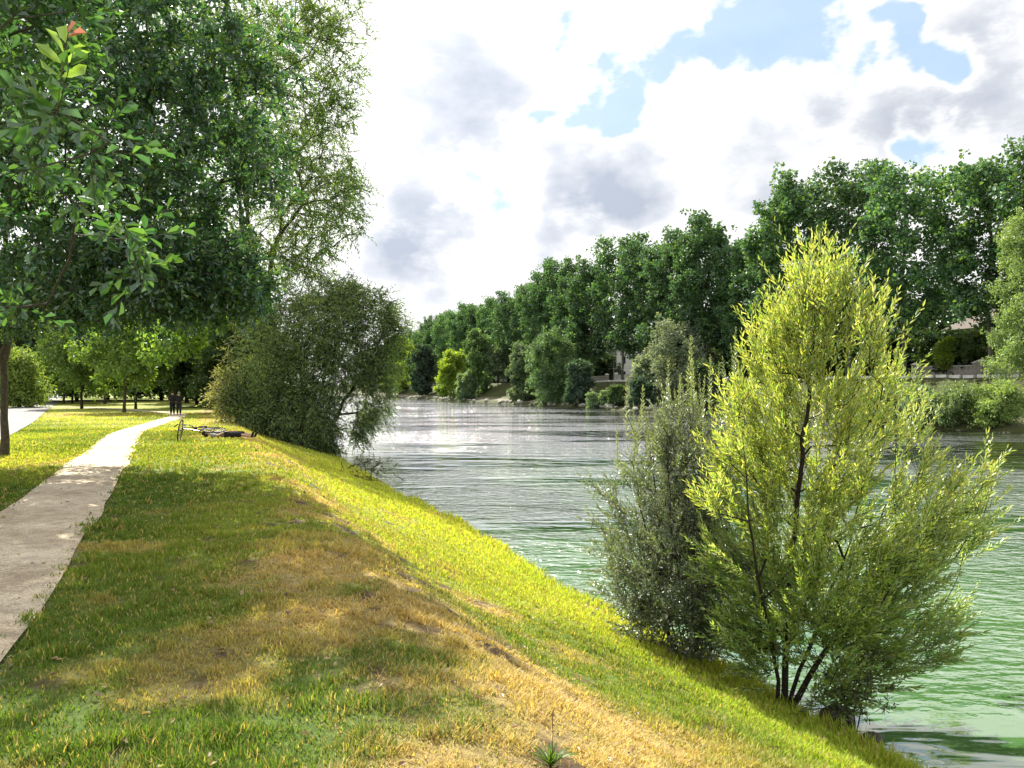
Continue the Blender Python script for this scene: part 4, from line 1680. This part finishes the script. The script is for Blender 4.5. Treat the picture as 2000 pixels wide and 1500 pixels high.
shore_tree('garden_tree', 1848, 82, 78, 26, lime, 'small lime-green garden tree left of the thick plane trunk', 102, 'tree', k=6, base=.4)

# dark garden shrubs behind the quay
r_ = np.random.default_rng(110)
gard = far_tree('garden_shrub', [(0, 0, 2.2, 3.2, 2.2, 2.2, 50), (2.2, .5, 1.8, 2, 1.6, 1.7, 25), (-2.4, .2, 2.0, 2.2, 1.6, 1.8, 25), (.5, .3, 4.2, 2, 1.5, 1.5, 22)],
                [(0, 0, -.2), (0, 0, 1), (.2, 0, 3)], 111, dark_cols, .5, .8, 96, .6, .03, .8, .15, 'dark garden shrub behind the quay wall, at the right edge', 'shrub',
                'dark garden shrubs behind the quay', (*xy(40, 88), G(*xy(40, 88))), 'leaf_far', 'bark_dark', .04)
i = 0
for s_ in np.arange(47, 250, 6.5):
    x, y = xy(s_, 88 + r_.normal())
    px = 1000 + FPX * x / y
    if 1176 < px < 1262 or 1895 < px < 1938:
        continue
    i += 1
    copy_tree(gard, (x, y, G(x, y)), r_.random() * 6, .9 + .35 * r_.random(), f'dark garden shrub behind the quay, {ORD[min(i, 29)]} from the right', 'dark garden shrubs behind the quay')


# ------------------------------------------------------------------ buildings, walls and fittings of the far bank
ROT = math.atan2(V[1], V[0]) - math.pi / 2


def bx(bm, x0, x1, y0, y1, z0, z1, bev=0):
    r = bmesh.ops.create_cube(bm, size=1, matrix=Matrix.Translation(((x0 + x1) / 2, (y0 + y1) / 2, (z0 + z1) / 2)) @ Matrix.Diagonal((x1 - x0, y1 - y0, z1 - z0, 1)))
    if bev:
        es = list({e for v in r['verts'] for e in v.link_edges})
        bmesh.ops.bevel(bm, geom=es, offset=bev, segments=2, affect='EDGES', profile=.6)
    return bm


def box_part(name, dims, mat, parent, bev=0):
    bm = bmesh.new()
    bx(bm, *dims, bev)
    return bm_obj(name, bm, M[mat], parent)


def frustum(name, a, b, z0, z1, mat, parent):
    """a,b = (x0,x1,y0,y1) bottom and top outlines"""
    bm = bmesh.new()
    vs = [bm.verts.new((x, y, z)) for (x0, x1, y0, y1), z in ((a, z0), (b, z1)) for x, y in ((x0, y0), (x1, y0), (x1, y1), (x0, y1))]
    for i in range(4):
        bm.faces.new((vs[i], vs[(i + 1) % 4], vs[4 + (i + 1) % 4], vs[4 + i]))
    bm.faces.new(vs[3::-1])
    bm.faces.new(vs[4:])
    bmesh.ops.remove_doubles(bm, verts=bm.verts, dist=.001)
    return bm_obj(name, bm, M[mat], parent)


def window(parent, x, y, z, w, h, axis='y'):
    """window set in a wall whose outside faces -y (axis y) or -x / +x (axis x)"""
    if axis == 'y':
        f = box_part('window', (x - w / 2 - .1, x + w / 2 + .1, y - .07, y + .02, z - .1, z + h + .1), 'concrete', parent)
        box_part('pane', (x - w / 2, x + w / 2, y - .09, y - .07 + .005, z, z + h), 'glass', f)
        for sx in (-1, 1):
            box_part('shutter', (x + sx * (w / 2 + .1 + w * .25) - w * .24, x + sx * (w / 2 + .1 + w * .25) + w * .24, y - .06, y + .01, z - .05, z + h + .05), 'zinc', f)
    else:
        f = box_part('window', (y - .02, y + .07, x - w / 2 - .1, x + w / 2 + .1, z - .1, z + h + .1), 'concrete', parent)
        box_part('pane', (y + .065, y + .09, x - w / 2, x + w / 2, z, z + h), 'glass', f)


def build_houses():
    x, y = at_n(1212, 96)
    z = G(x, y)
    h = empty('white_house', (x, y, z), ROT, 'white rendered house with a slate mansard roof seen between the trunks', 'house')
    box_part('wall', (-6, 6, -4.5, 4.5, -.5, 8.2), 'render', h)
    frustum('roof', (-6.3, 6.3, -4.8, 4.8), (-4.6, 4.6, -3.2, 3.2), 8.2, 11.4, 'slate', h)
    for sx in (-5.4, 5.2):
        box_part('chimney', (sx - .5, sx + .5, -1, 1, 8.2, 13.2), 'render', h)
    for wx in (-4, -1.3, 1.5, 4.2):
        for wz in (.9, 4.4):
            window(h, wx, -4.5, wz, 1.0, 1.7)
    for wy in (-2.6, .2, 2.8):
        for wz in (1.0, 4.6):
            window(h, wy, 6.0, wz, 1.0, 1.7, 'x')
    p = box_part('porch_roof', (1.5, 6.6, -7.2, -4.5, 3.2, 3.45), 'concrete', h)
    for q in (1.8, 6.2):
        box_part('porch_post', (q - .12, q + .12, -7.0, -6.76, 0, 3.2), 'concrete', h)
    x, y = at_n(2000, 100)
    z = G(x, y)
    h = empty('tile_roofed_house', (x, y, z), ROT, 'house with a broad brown tiled roof and pale skylight behind the right-hand trees', 'house')
    box_part('wall', (-7, 7, -5, 5, -.5, 6.8), 'render', h)
    frustum('roof', (-7.7, 7.7, -5.7, 5.7), (-3.2, 3.2, -.1, .1), 6.8, 10.6, 'tile', h)
    bm = bmesh.new()
    # skylight lies on the river-side slope
    sl = (10.6 - 6.8) / 5.6
    vs = [bm.verts.new((xx, yy, 6.8 + (yy + 5.7) * sl + .06)) for xx, yy in ((1.6, -4.2), (4.2, -4.2), (4.2, -2.8), (1.6, -2.8))]
    bm.faces.new(vs)
    g = bmesh.ops.extrude_face_region(bm, geom=bm.faces[:])
    bmesh.ops.translate(bm, vec=(0, 0, .06), verts=[v for v in g['geom'] if isinstance(v, bmesh.types.BMVert)])
    bm_obj('skylight', bm, M['concrete'], h)
    for wx in (-5, -2, 1.5, 4.8):
        window(h, wx, -5, 3.8, 1.1, 1.6)
        window(h, wx, -5, .9, 1.1, 1.6)


build_houses()


def garden_wall(px, n, L, label, hw=1.5, mat='render'):
    x, y = at_n(px, n)
    w = empty('garden_wall', (x, y, G(x, y)), ROT, label, 'wall')
    box_part('wall', (-L / 2, L / 2, -.12, .12, -.3, hw), mat, w)
    box_part('coping', (-L / 2 - .05, L / 2 + .05, -.18, .18, hw, hw + .1), 'concrete', w)
    for sx in (-1, 1):
        p = box_part('pillar', (sx * L / 2 - .32 + sx * .37, sx * L / 2 + .32 + sx * .37, -.32, .32, -.3, hw + .35), mat, w)
        frustum('cap', (sx * L / 2 - .42 + sx * .37, sx * L / 2 + .42 + sx * .37, -.42, .42), (sx * L / 2 - .05 + sx * .37, sx * L / 2 + .05 + sx * .37, -.05, .05), hw + .35, hw + .6, 'concrete', p)


garden_wall(1226, 82, 9, 'pale garden wall with a capped pillar in front of the white house')
garden_wall(1157, 82, 13, 'low grey garden wall with coping left of the white house, below dark trees', 1.3, 'paving')
garden_wall(1972, 82.5, 6, 'grey panelled wall right of the dark gate, under the light green tree', 1.6, 'paving')
garden_wall(1845, 82.5, 7.5, 'shaded garden wall left of the dark gate, behind the thick trunk', 1.4, 'paving')
# dark iron gate
x, y = at_n(1912, 82.5)
g = empty('iron_gate', (x, y, G(x, y)), ROT, 'dark iron double gate between pale gateposts on the far quay', 'gate')
for sx in (-1, 1):
    bm = bmesh.new()
    a, b = (0.05, 1.9) if sx > 0 else (-1.9, -.05)
    for zz in (.15, .95, 1.75):
        bx(bm, a, b, -.03, .03, zz, zz + .07)
    for q in np.linspace(a + .04, b - .04, 13):
        bx(bm, q - .016, q + .016, -.016, .016, .222, .948)
        bx(bm, q - .016, q + .016, -.016, .016, 1.022, 1.748)
    bx(bm, a, b, .05, .062, .1, 1.7)
    bm_obj('gate_leaf', bm, M['iron'], g)
# kerb blocks along the quay edge
bm = bmesh.new()
bx(bm, -.62, .62, -.16, .16, -.25, .30, .03)
proto = bm_obj('kerb_block', bm, M['concrete'])
k = 0
for s_ in np.arange(46, 172, 1.62):
    x, y = xy(s_, 74.6)
    o = proto if k == 0 else proto.copy()
    if k:
        COL.objects.link(o)
    o.location = (x, y, G(x, y))
    o.rotation_euler = (0, 0, ROT + r_.normal() * .02)
    tag(o, 'low white concrete kerb block, one of the broken line along the far quay edge', 'kerb block', 'white kerb blocks along the quay')
    k += 1
# street lamp by the white house
x, y = at_n(1199, 76)
o = empty('street_lamp', (x, y, G(x, y)), ROT, 'slim grey street lamp in front of the white house', 'street lamp')
A = np.array([(0, 0, -.2), (0, 0, 1.2), (0, 0, 3.4), (.06, 0, 3.75), (.3, 0, 3.95), (.6, 0, 4.0)])
v, q = tubes(A, np.arange(-1, 5), np.array([.09, .08, .055, .05, .045, .04]), 0, 8)
mesh_np('pole', v, [q], M['zinc'], o, smooth_=True)
box_part('lamp_head', (.55, 1.05, -.11, .11, 3.93, 4.05), 'zinc', o, .03)
# beige notice panel on white feet
x, y = at_n(983, 74.8)
o = empty('notice_panel', (x, y, G(x, y)), .1, 'beige notice panel above two white boards on the far bank', 'notice panel')
box_part('panel', (-1.05, 1.05, -.08, .08, 1.25, 3.35), 'beige', o, .03)
for sx in (-.55, .55):
    b = box_part('board', (sx - .42, sx + .42, -.05, .05, .35, 1.1), 'concrete', o, .02)
for sx in (-1.0, 0, 1.0):
    box_part('post', (sx - .05, sx + .05, .085, .16, -.3, 3.3), 'zinc', o)
x, y = at_n(969, 74.8)
o = empty('bollard', (x, y, G(x, y)), 0, 'rounded white bollard left of the beige notice panel', 'bollard')
bm = bmesh.new()
bmesh.ops.create_uvsphere(bm, u_segments=14, v_segments=10, radius=1, matrix=Matrix.Translation((0, 0, 1.25)) @ Matrix.Diagonal((.36, .12, .75, 1)))
bm_obj('sign_plate', bm, M['concrete'], o, True)
box_part('post', (-.05, .05, .13, .2, -.2, 1.1), 'zinc', o)


# rocks
def rock_mesh(name, seed, sz, mat):
    r = np.random.default_rng(seed)
    bm = bmesh.new()
    bmesh.ops.create_icosphere(bm, subdivisions=3, radius=1)
    ph = r.random(9) * 6
    for v in bm.verts:
        c = v.co
        f = 1 + .20 * math.sin(c.x * 2.6 + ph[0]) * math.cos(c.y * 2.2 + ph[1]) + .12 * math.sin(c.z * 4.5 + ph[2] + c.x * 3) + .07 * math.sin(c.y * 9 + ph[3]) * math.sin(c.x * 8 + ph[4]) + .05 * r.normal() * .5
        f = min(f, 1.05)
        v.co = Vector((c.x * sz[0], c.y * sz[1], c.z * sz[2])) * f
    return bm_obj(name, bm, M[mat])


o = rock_mesh('rock', 1, (.27, .18, .19), 'stone')
x, y = at_n(1632, 6.86)
o.location = (x, y, WATER + .09)
o.rotation_euler.z = .8
tag(o, 'black wet rock at the waterline just right of the willow trunk', 'rock')
o = rock_mesh('rock', 2, (.16, .12, .11), 'stone')
x, y = at_n(1700, 6.88)
o.location = (x, y, WATER + .05)
o.rotation_euler.z = .6
tag(o, 'smaller dark rock at the waterline, right of the larger black rock', 'rock')
protos_r = [rock_mesh('shore_rock', 10 + i, (.5, .38, .3), 'paving') for i in range(3)]
used = set()
for i in range(70):
    s_ = 95 + 200 * r_.random() ** 1.3
    fs = float(far_shore_n(np.array([s_]))[0])
    x, y = xy(s_, fs - .5 + .9 * r_.random())
    j = i % 3
    if j in used:
        o = protos_r[j].copy()
        COL.objects.link(o)
    else:
        o = protos_r[j]
        used.add(j)
    o.location = (x, y, max(G(x, y), WATER) + .12)
    o.rotation_euler = (r_.random() * .4, r_.random() * .4, r_.random() * 6)
    q = .6 + 1.1 * r_.random()
    o.scale = (q, q, q)
    tag(o, 'small pale rock in the stone edging along the far waterline', 'rock', 'stones along the far waterline')


# ------------------------------------------------------------------ people
def skin_obj(name, pts, edges, mat, parent, sub=2):
    """pts: list of (x,y,z,radius[,radius2])"""
    me = bpy.data.meshes.new(name)
    me.from_pydata([p[:3] for p in pts], edges, [])
    o = bpy.data.objects.new(name, me)
    COL.objects.link(o)
    o.parent = parent
    md = o.modifiers.new('skin', 'SKIN')
    for i, p in enumerate(pts):
        sv = me.skin_vertices[0].data[i]
        sv.radius = (p[3], p[4] if len(p) > 4 else p[3])
        sv.use_root = (i == 0)
    md.use_smooth_shade = True
    s = o.modifiers.new('sub', 'SUBSURF')
    s.levels = sub
    s.render_levels = sub
    me.materials.append(M[mat])
    return o


def ellip(name, c, rad, mat, parent, rot=None):
    bm = bmesh.new()
    mt = Matrix.Translation(c)
    if rot is not None:
        mt = mt @ rot
    bmesh.ops.create_uvsphere(bm, u_segments=16, v_segments=12, radius=1, matrix=mt @ Matrix.Diagonal((*rad, 1)))
    return bm_obj(name, bm, M[mat], parent, True)


def person(loc, rz, label, J, top, bottom, hair, headdir, shoe='rubber', jr=1.0, bare_shin=False, sleeves=True):
    """J: joints in metres"""
    root = empty('person', loc, rz, label, 'person')
    g = lambda k: tuple(J[k])
    body, ed = [], []

    def add(p, r1, r2=None, link=None):
        body.append((*p, r1, r2 or r1))
        if link is not None:
            ed.append((link, len(body) - 1))
        return len(body) - 1
    pel = add(g('pelvis'), .13, .10)
    wa = add(g('waist'), .12, .09, pel)
    ch = add(g('chest'), .145, .10, wa)
    nk = add(g('neck'), .055, .055, ch)
    hd = add(g('head'), .078, .09, nk)
    ht = add(g('crown'), .06, .07, hd)
    for s in 'lr':
        sh = add(g('sh' + s), .055, .055, ch)
        el = add(g('el' + s), .04, .04, sh)
        wr = add(g('wr' + s), .027, .03, el)
        ha = add(g('ha' + s), .03, .018, wr)
        d = Vector(g('ha' + s)) - Vector(g('wr' + s))
        d.normalize()
        side = d.cross(Vector((0, 0, 1)))
        if side.length < .1:
            side = d.cross(Vector((0, 1, 0)))
        side.normalize()
        for q in range(4):
            add(tuple(Vector(g('ha' + s)) + d * (.075 - .008 * abs(q - 1.3)) + side * (q - 1.5) * .017), .008, .008, ha)
        add(tuple(Vector(g('wr' + s)) + d * .06 + side * .05), .009, .009, wr)
        hp = add(g('hip' + s), .085, .085, pel)
        kn = add(g('kn' + s), .055, .055, hp)
        an = add(g('an' + s), .037, .037, kn)
        add(g('to' + s), .03, .025, an)
    skin_obj('body', body, ed, 'skin', root)
    # jacket or shirt
    P, E = [], []

    def a2(p, r1, r2=None, link=None):
        P.append((*p, r1, r2 or r1))
        if link is not None:
            E.append((link, len(P) - 1))
        return len(P) - 1
    w = a2(g('pelvis'), .165 * jr, .135 * jr)
    c = a2(g('waist'), .155 * jr, .125 * jr, w)
    c2 = a2(g('chest'), .18 * jr, .135 * jr, c)
    lerp = lambda a, b, t: tuple(Vector(a).lerp(Vector(b), t))
    a2(lerp(g('chest'), g('neck'), .75), .075, .075, c2)
    for s in 'lr':
        sh = a2(g('sh' + s), .075, .075, c2)
        el = a2(g('el' + s), .06, .06, sh)
        if sleeves:
            a2(lerp(g('el' + s), g('wr' + s), .92), .045, .045, el)
    skin_obj('jacket' if sleeves else 'shirt', P, E, top, root)
    P, E = [], []
    w = a2(lerp(g('pelvis'), g('waist'), .15), .15, .12)
    for s in 'lr':
        hp = a2(g('hip' + s), .125, .125, w)
        kn = a2(g('kn' + s), .095, .095, hp)
        if not bare_shin:
            a2(lerp(g('kn' + s), g('an' + s), .95), .065, .065, kn)
        else:
            a2(lerp(g('kn' + s), g('an' + s), .2), .07, .07, kn)
    skin_obj('trousers', P, E, bottom, root)
    for s in 'lr':
        a, t = Vector(g('an' + s)), Vector(g('to' + s))
        d = (t - a)
        skin_obj('shoe', [(*(a - d * .25), .045, .045), (*(a + d * .5), .05, .045), (*(a + d * 1.1), .045, .035)], [(0, 1), (1, 2)], shoe, root, 1)
    h = Vector(g('head')).lerp(Vector(g('crown')), .5)
    hdv = Vector(headdir)
    upv = (Vector(g('crown')) - Vector(g('head'))).normalized()
    ellip('hair', h - hdv * .028 + upv * .02, (.098, .10, .105), hair, root)
    # nose and ears
    f = Vector(g('head')) + hdv * .10
    ellip('nose', f + upv * .01, (.014, .018, .02), 'skin', root)
    sd_ = hdv.cross(upv).normalized()
    for s in (-1, 1):
        ellip('ear', h + sd_ * s * .092 - upv * .02, (.014, .02, .028), 'skin', root)
    return root


def standing(stride=.0, bend=.0, h=1.72, arm=.0, armfold=False):
    k = h / 1.75
    J = dict(pelvis=(0, 0, .95), waist=(0, -.01, 1.12), chest=(0, 0, 1.34), neck=(0, .01, 1.5), head=(0, .03, 1.60), crown=(0, .02, 1.70))
    for s, q in (('l', -1), ('r', 1)):
        J['sh' + s] = (q * .19, 0, 1.43)
        if armfold:
            J['el' + s] = (q * .27, .02, 1.16)
            J['wr' + s] = (q * .16, .20, 1.10)
            J['ha' + s] = (q * .10, .25, 1.10)
        else:
            J['el' + s] = (q * .26, -.05 - arm * q, 1.15)
            J['wr' + s] = (q * .26, .06 - 2 * arm * q, .92)
            J['ha' + s] = (q * .255, .09 - 2.2 * arm * q, .83)
        J['hip' + s] = (q * .09, 0, .90)
        J['kn' + s] = (q * .10, .03 + stride * q, .50)
        J['an' + s] = (q * .10, -.02 + 1.7 * stride * q, .09)
        J['to' + s] = (q * .12, .13 + 1.7 * stride * q, .04)
    return {a: tuple(c * k for c in b) for a, b in J.items()}


x, y = hit(337, 811.5)
person((x, y, G(x, y) + .03), .45, 'person in black clothes on the path, the left one of the pair walking away', standing(.07, armfold=True, h=1.76), 'black_cloth', 'black_cloth', 'hair', (0, 1, 0), jr=1.3)
x, y = hit(349.5, 811.5)
person((x, y, G(x, y) + .03), .40, 'person in a dark jacket on the path, the right one of the pair walking away', standing(-.06, armfold=True, h=1.68), 'black_cloth', 'navy_cloth', 'hair_grey', (0, 1, 0), jr=1.4)
x, y = PW3(82, 780, 122)[:2]
person((x, y, G(x, y) + .1), .2, 'distant person in a pale top walking on the road at far left', standing(.08, h=1.74), 'white_cloth', 'navy_cloth', 'hair', (0, 1, 0))

# person lying on the grass behind the bicycle, head to the left, feet to the right
lx, ly = hit(425, 858)
gz = G(lx, ly)
ang = 0.0
J = dict(pelvis=(.02, 0, .12), waist=(-.16, 0, .13), chest=(-.38, 0, .15), neck=(-.56, 0, .14), head=(-.66, 0, .17), crown=(-.77, 0, .17))
for s, q in (('l', 1), ('r', -1)):
    J['sh' + s] = (-.46, q * .18, .12)
    J['el' + s] = (-.22, q * .28, .10)
    J['wr' + s] = (-.06, q * .16, .20)
    J['ha' + s] = (.0, q * .08, .22)
    J['hip' + s] = (.08, q * .09, .11)
    J['kn' + s] = (.48, q * .12, .13 + (.03 if q > 0 else 0))
    J['an' + s] = (.90, q * .13, .07)
    J['to' + s] = (.96, q * .17, .22)
person((lx + .12, ly + .55, gz), -.06, 'person lying on their back on the grass behind the bicycle, grey shirt and dark trousers', J, 'grey_cloth', 'navy_cloth', 'hair', (0, 0, 1), bare_shin=True, sleeves=False)


# ------------------------------------------------------------------ bicycle lying on its side
def tube_obj(name, paths, mat, parent, sides=8):
    VV, QQ, off = [], [], 0
    for pts, r in paths:
        A = np.array(pts, float)
        rr = np.full(len(A), r) if np.isscalar(r) else np.array(r)
        v, q = tubes(A, np.arange(-1, len(A) - 1), rr, 0, sides)
        VV.append(v); QQ.append(q + off); off += len(v)
    return mesh_np(name, np.concatenate(VV), [np.concatenate(QQ)], M[mat], parent, smooth_=True)


def torus_bm(R, r, n=40, k=8):
    bm = bmesh.new()
    rings = []
    for i in range(n):
        a = 2 * math.pi * i / n
        rings.append([bm.verts.new(((R + r * math.cos(2 * math.pi * j / k)) * math.cos(a), r * math.sin(2 * math.pi * j / k), (R + r * math.cos(2 * math.pi * j / k)) * math.sin(a))) for j in range(k)])
    for i in range(n):
        for j in range(k):
            bm.faces.new((rings[i][j], rings[i][(j + 1) % k], rings[(i + 1) % n][(j + 1) % k], rings[(i + 1) % n][j]))
    return bm


def wheel(parent, mw):
    bm = torus_bm(.318, .009)
    rim = bm_obj('wheel', bm, M['steel'], parent, True)
    rim.matrix_local = mw
    bm_obj('tyre', torus_bm(.335, .019), M['rubber'], rim, True)
    sp = []
    for i in range(28):
        a = 2 * math.pi * i / 28
        sg = 1 if i % 2 else -1
        b = a + .35 * (1 if i % 4 < 2 else -1)
        sp.append(([(.025 * math.cos(b), sg * .03, .025 * math.sin(b)), (.31 * math.cos(a), 0, .31 * math.sin(a))], .0016))
    tube_obj('spokes', sp, 'steel', rim, 4)
    tube_obj('hub', [([(0, -.05, 0), (0, .05, 0)], .022)], 'steel', rim, 10)
    return rim


def build_bike():
    x, y = hit(392, 863)
    z = G(x, y)
    root = empty('bicycle', (x, y, z + .10), 0, 'dark bicycle lying on its side on the grass with its front wheel turned up', 'bicycle')
    # local x forward, local z up; laid so local y points up in the world
    Rm = Matrix(((-1, 0, 0), (0, 0, 1), (0, 1, 0))).to_4x4()
    Rm = Matrix.Rotation(math.radians(28), 4, 'Z') @ Matrix.Rotation(math.radians(9), 4, 'X') @ Rm
    root.rotation_euler = Rm.to_euler()
    bb = Vector((0, 0, .28)); rear = Vector((-.43, 0, .34)); head_t = Vector((.42, 0, .82)); head_b = Vector((.46, 0, .68)); seat_t = Vector((-.16, 0, .80))
    tube_obj('frame', [([seat_t, head_t], .015), ([bb, head_b], .018), ([bb, seat_t], .015), ([head_b - Vector((0.02, 0, .04)), head_t + Vector((-.01, 0, .04))], .02),
                       ([bb + Vector((0, .04, 0)), rear + Vector((0, .06, 0))], .010), ([bb + Vector((0, -.04, 0)), rear + Vector((0, -.06, 0))], .010),
                       ([seat_t + Vector((0, .02, -.03)), rear + Vector((0, .06, 0))], .009), ([seat_t + Vector((0, -.02, -.03)), rear + Vector((0, -.06, 0))], .009)], 'paint', root)
    wheel(root, Matrix.Translation(rear))
    # rack and mudguard
    tube_obj('luggage_rack', [([(-.22, .06, .70), (-.62, .06, .70), (-.62, -.06, .70), (-.22, -.06, .70)], .006), ([(-.5, .06, .70), (-.43, .07, .36)], .005), ([(-.5, -.06, .70), (-.43, -.07, .36)], .005)], 'iron', root)
    bm = bmesh.new()
    prev = None
    for i in range(17):
        a = math.radians(5 + i * 10)
        ring = [bm.verts.new((rear.x + .372 * math.cos(a), sy, rear.z + .372 * math.sin(a) - abs(sy) * .35)) for sy in (-.03, 0, .03)]
        if prev:
            for j in range(2):
                bm.faces.new((prev[j], prev[j + 1], ring[j + 1], ring[j]))
        prev = ring
    g = bmesh.ops.solidify(bm, geom=bm.faces[:], thickness=.003)
    bm_obj('mudguard', bm, M['iron'], root, True)
    # saddle
    sdl = skin_obj('saddle', [(-.30, 0, .95, .03, .07), (-.20, 0, .945, .028, .055), (-.10, 0, .94, .022, .03), (-.03, 0, .94, .018, .018)], [(0, 1), (1, 2), (2, 3)], 'rubber', root, 1)
    tube_obj('seat_post', [([seat_t - Vector((-.01, 0, .04)), Vector((-.19, 0, .93))], .013)], 'steel', root)
    # cranks
    cr = tube_obj('crank', [([(0, .05, .28), (.12, .07, .16)], .009), ([(0, -.05, .28), (-.12, -.07, .40)], .009), ([(0, -.06, .28), (0, .06, .28)], .018)], 'steel', root)
    box_part('pedal', (.08, .17, .07, .16, .145, .17), 'rubber', cr, .006)
    box_part('pedal', (-.17, -.08, -.16, -.07, .39, .415), 'rubber', cr, .006)
    bm = torus_bm(.085, .004, 30, 4)
    bmesh.ops.translate(bm, verts=bm.verts, vec=(0, .052, .28))
    bm_obj('chainring', bm, M['steel'], cr)
    tube_obj('chain', [([(0, .052, .365), (-.43, .052, .375)], .005), ([(0, .052, .195), (-.43, .052, .305)], .005)], 'iron', root, 4)
    # steering assembly turned about the head tube
    axis = (head_t - head_b).normalized()
    turn = Matrix.Translation(head_b) @ Matrix.Rotation(math.radians(96), 4, axis) @ Matrix.Translation(-head_b)
    fa = Vector((.585, 0, .34))
    T = lambda *p: tuple(turn @ Vector(p))
    tube_obj('fork', [([T(.46, 0, .68), T(.475, .055, .62), T(.50, .055, .52), T(fa.x, .055, fa.z)], .011), ([T(.46, 0, .68), T(.475, -.055, .62), T(.50, -.055, .52), T(fa.x, -.055, fa.z)], .011)], 'paint', root)
    hb = tube_obj('handlebar', [([T(.42, 0, .82), T(.405, 0, .95), T(.46, 0, .98)], .014),
                                ([T(.34, -.30, 1.0), T(.42, -.22, 1.0), T(.46, -.08, .985), T(.46, .08, .985), T(.42, .22, 1.0), T(.34, .30, 1.0)], .011)], 'steel', root)
    tube_obj('grip', [([T(.42, -.22, 1.0), T(.31, -.32, 1.0)], .018)], 'rubber', hb)
    tube_obj('grip', [([T(.42, .22, 1.0), T(.31, .32, 1.0)], .018)], 'rubber', hb)
    wheel(root, turn @ Matrix.Translation(fa))
    # settle: raise or lower so the lowest point touches the turf
    bpy.context.view_layer.update()
    low = 1e9
    for o in [root] + list(root.children_recursive):
        if o.type == 'MESH':
            for v_ in o.data.vertices:
                w_ = o.matrix_world @ v_.co
                low = min(low, w_.z - G(w_.x, w_.y) if False else w_.z)
    root.location.z += (z + .005) - low


build_bike()
print('objects', len(bpy.data.objects))
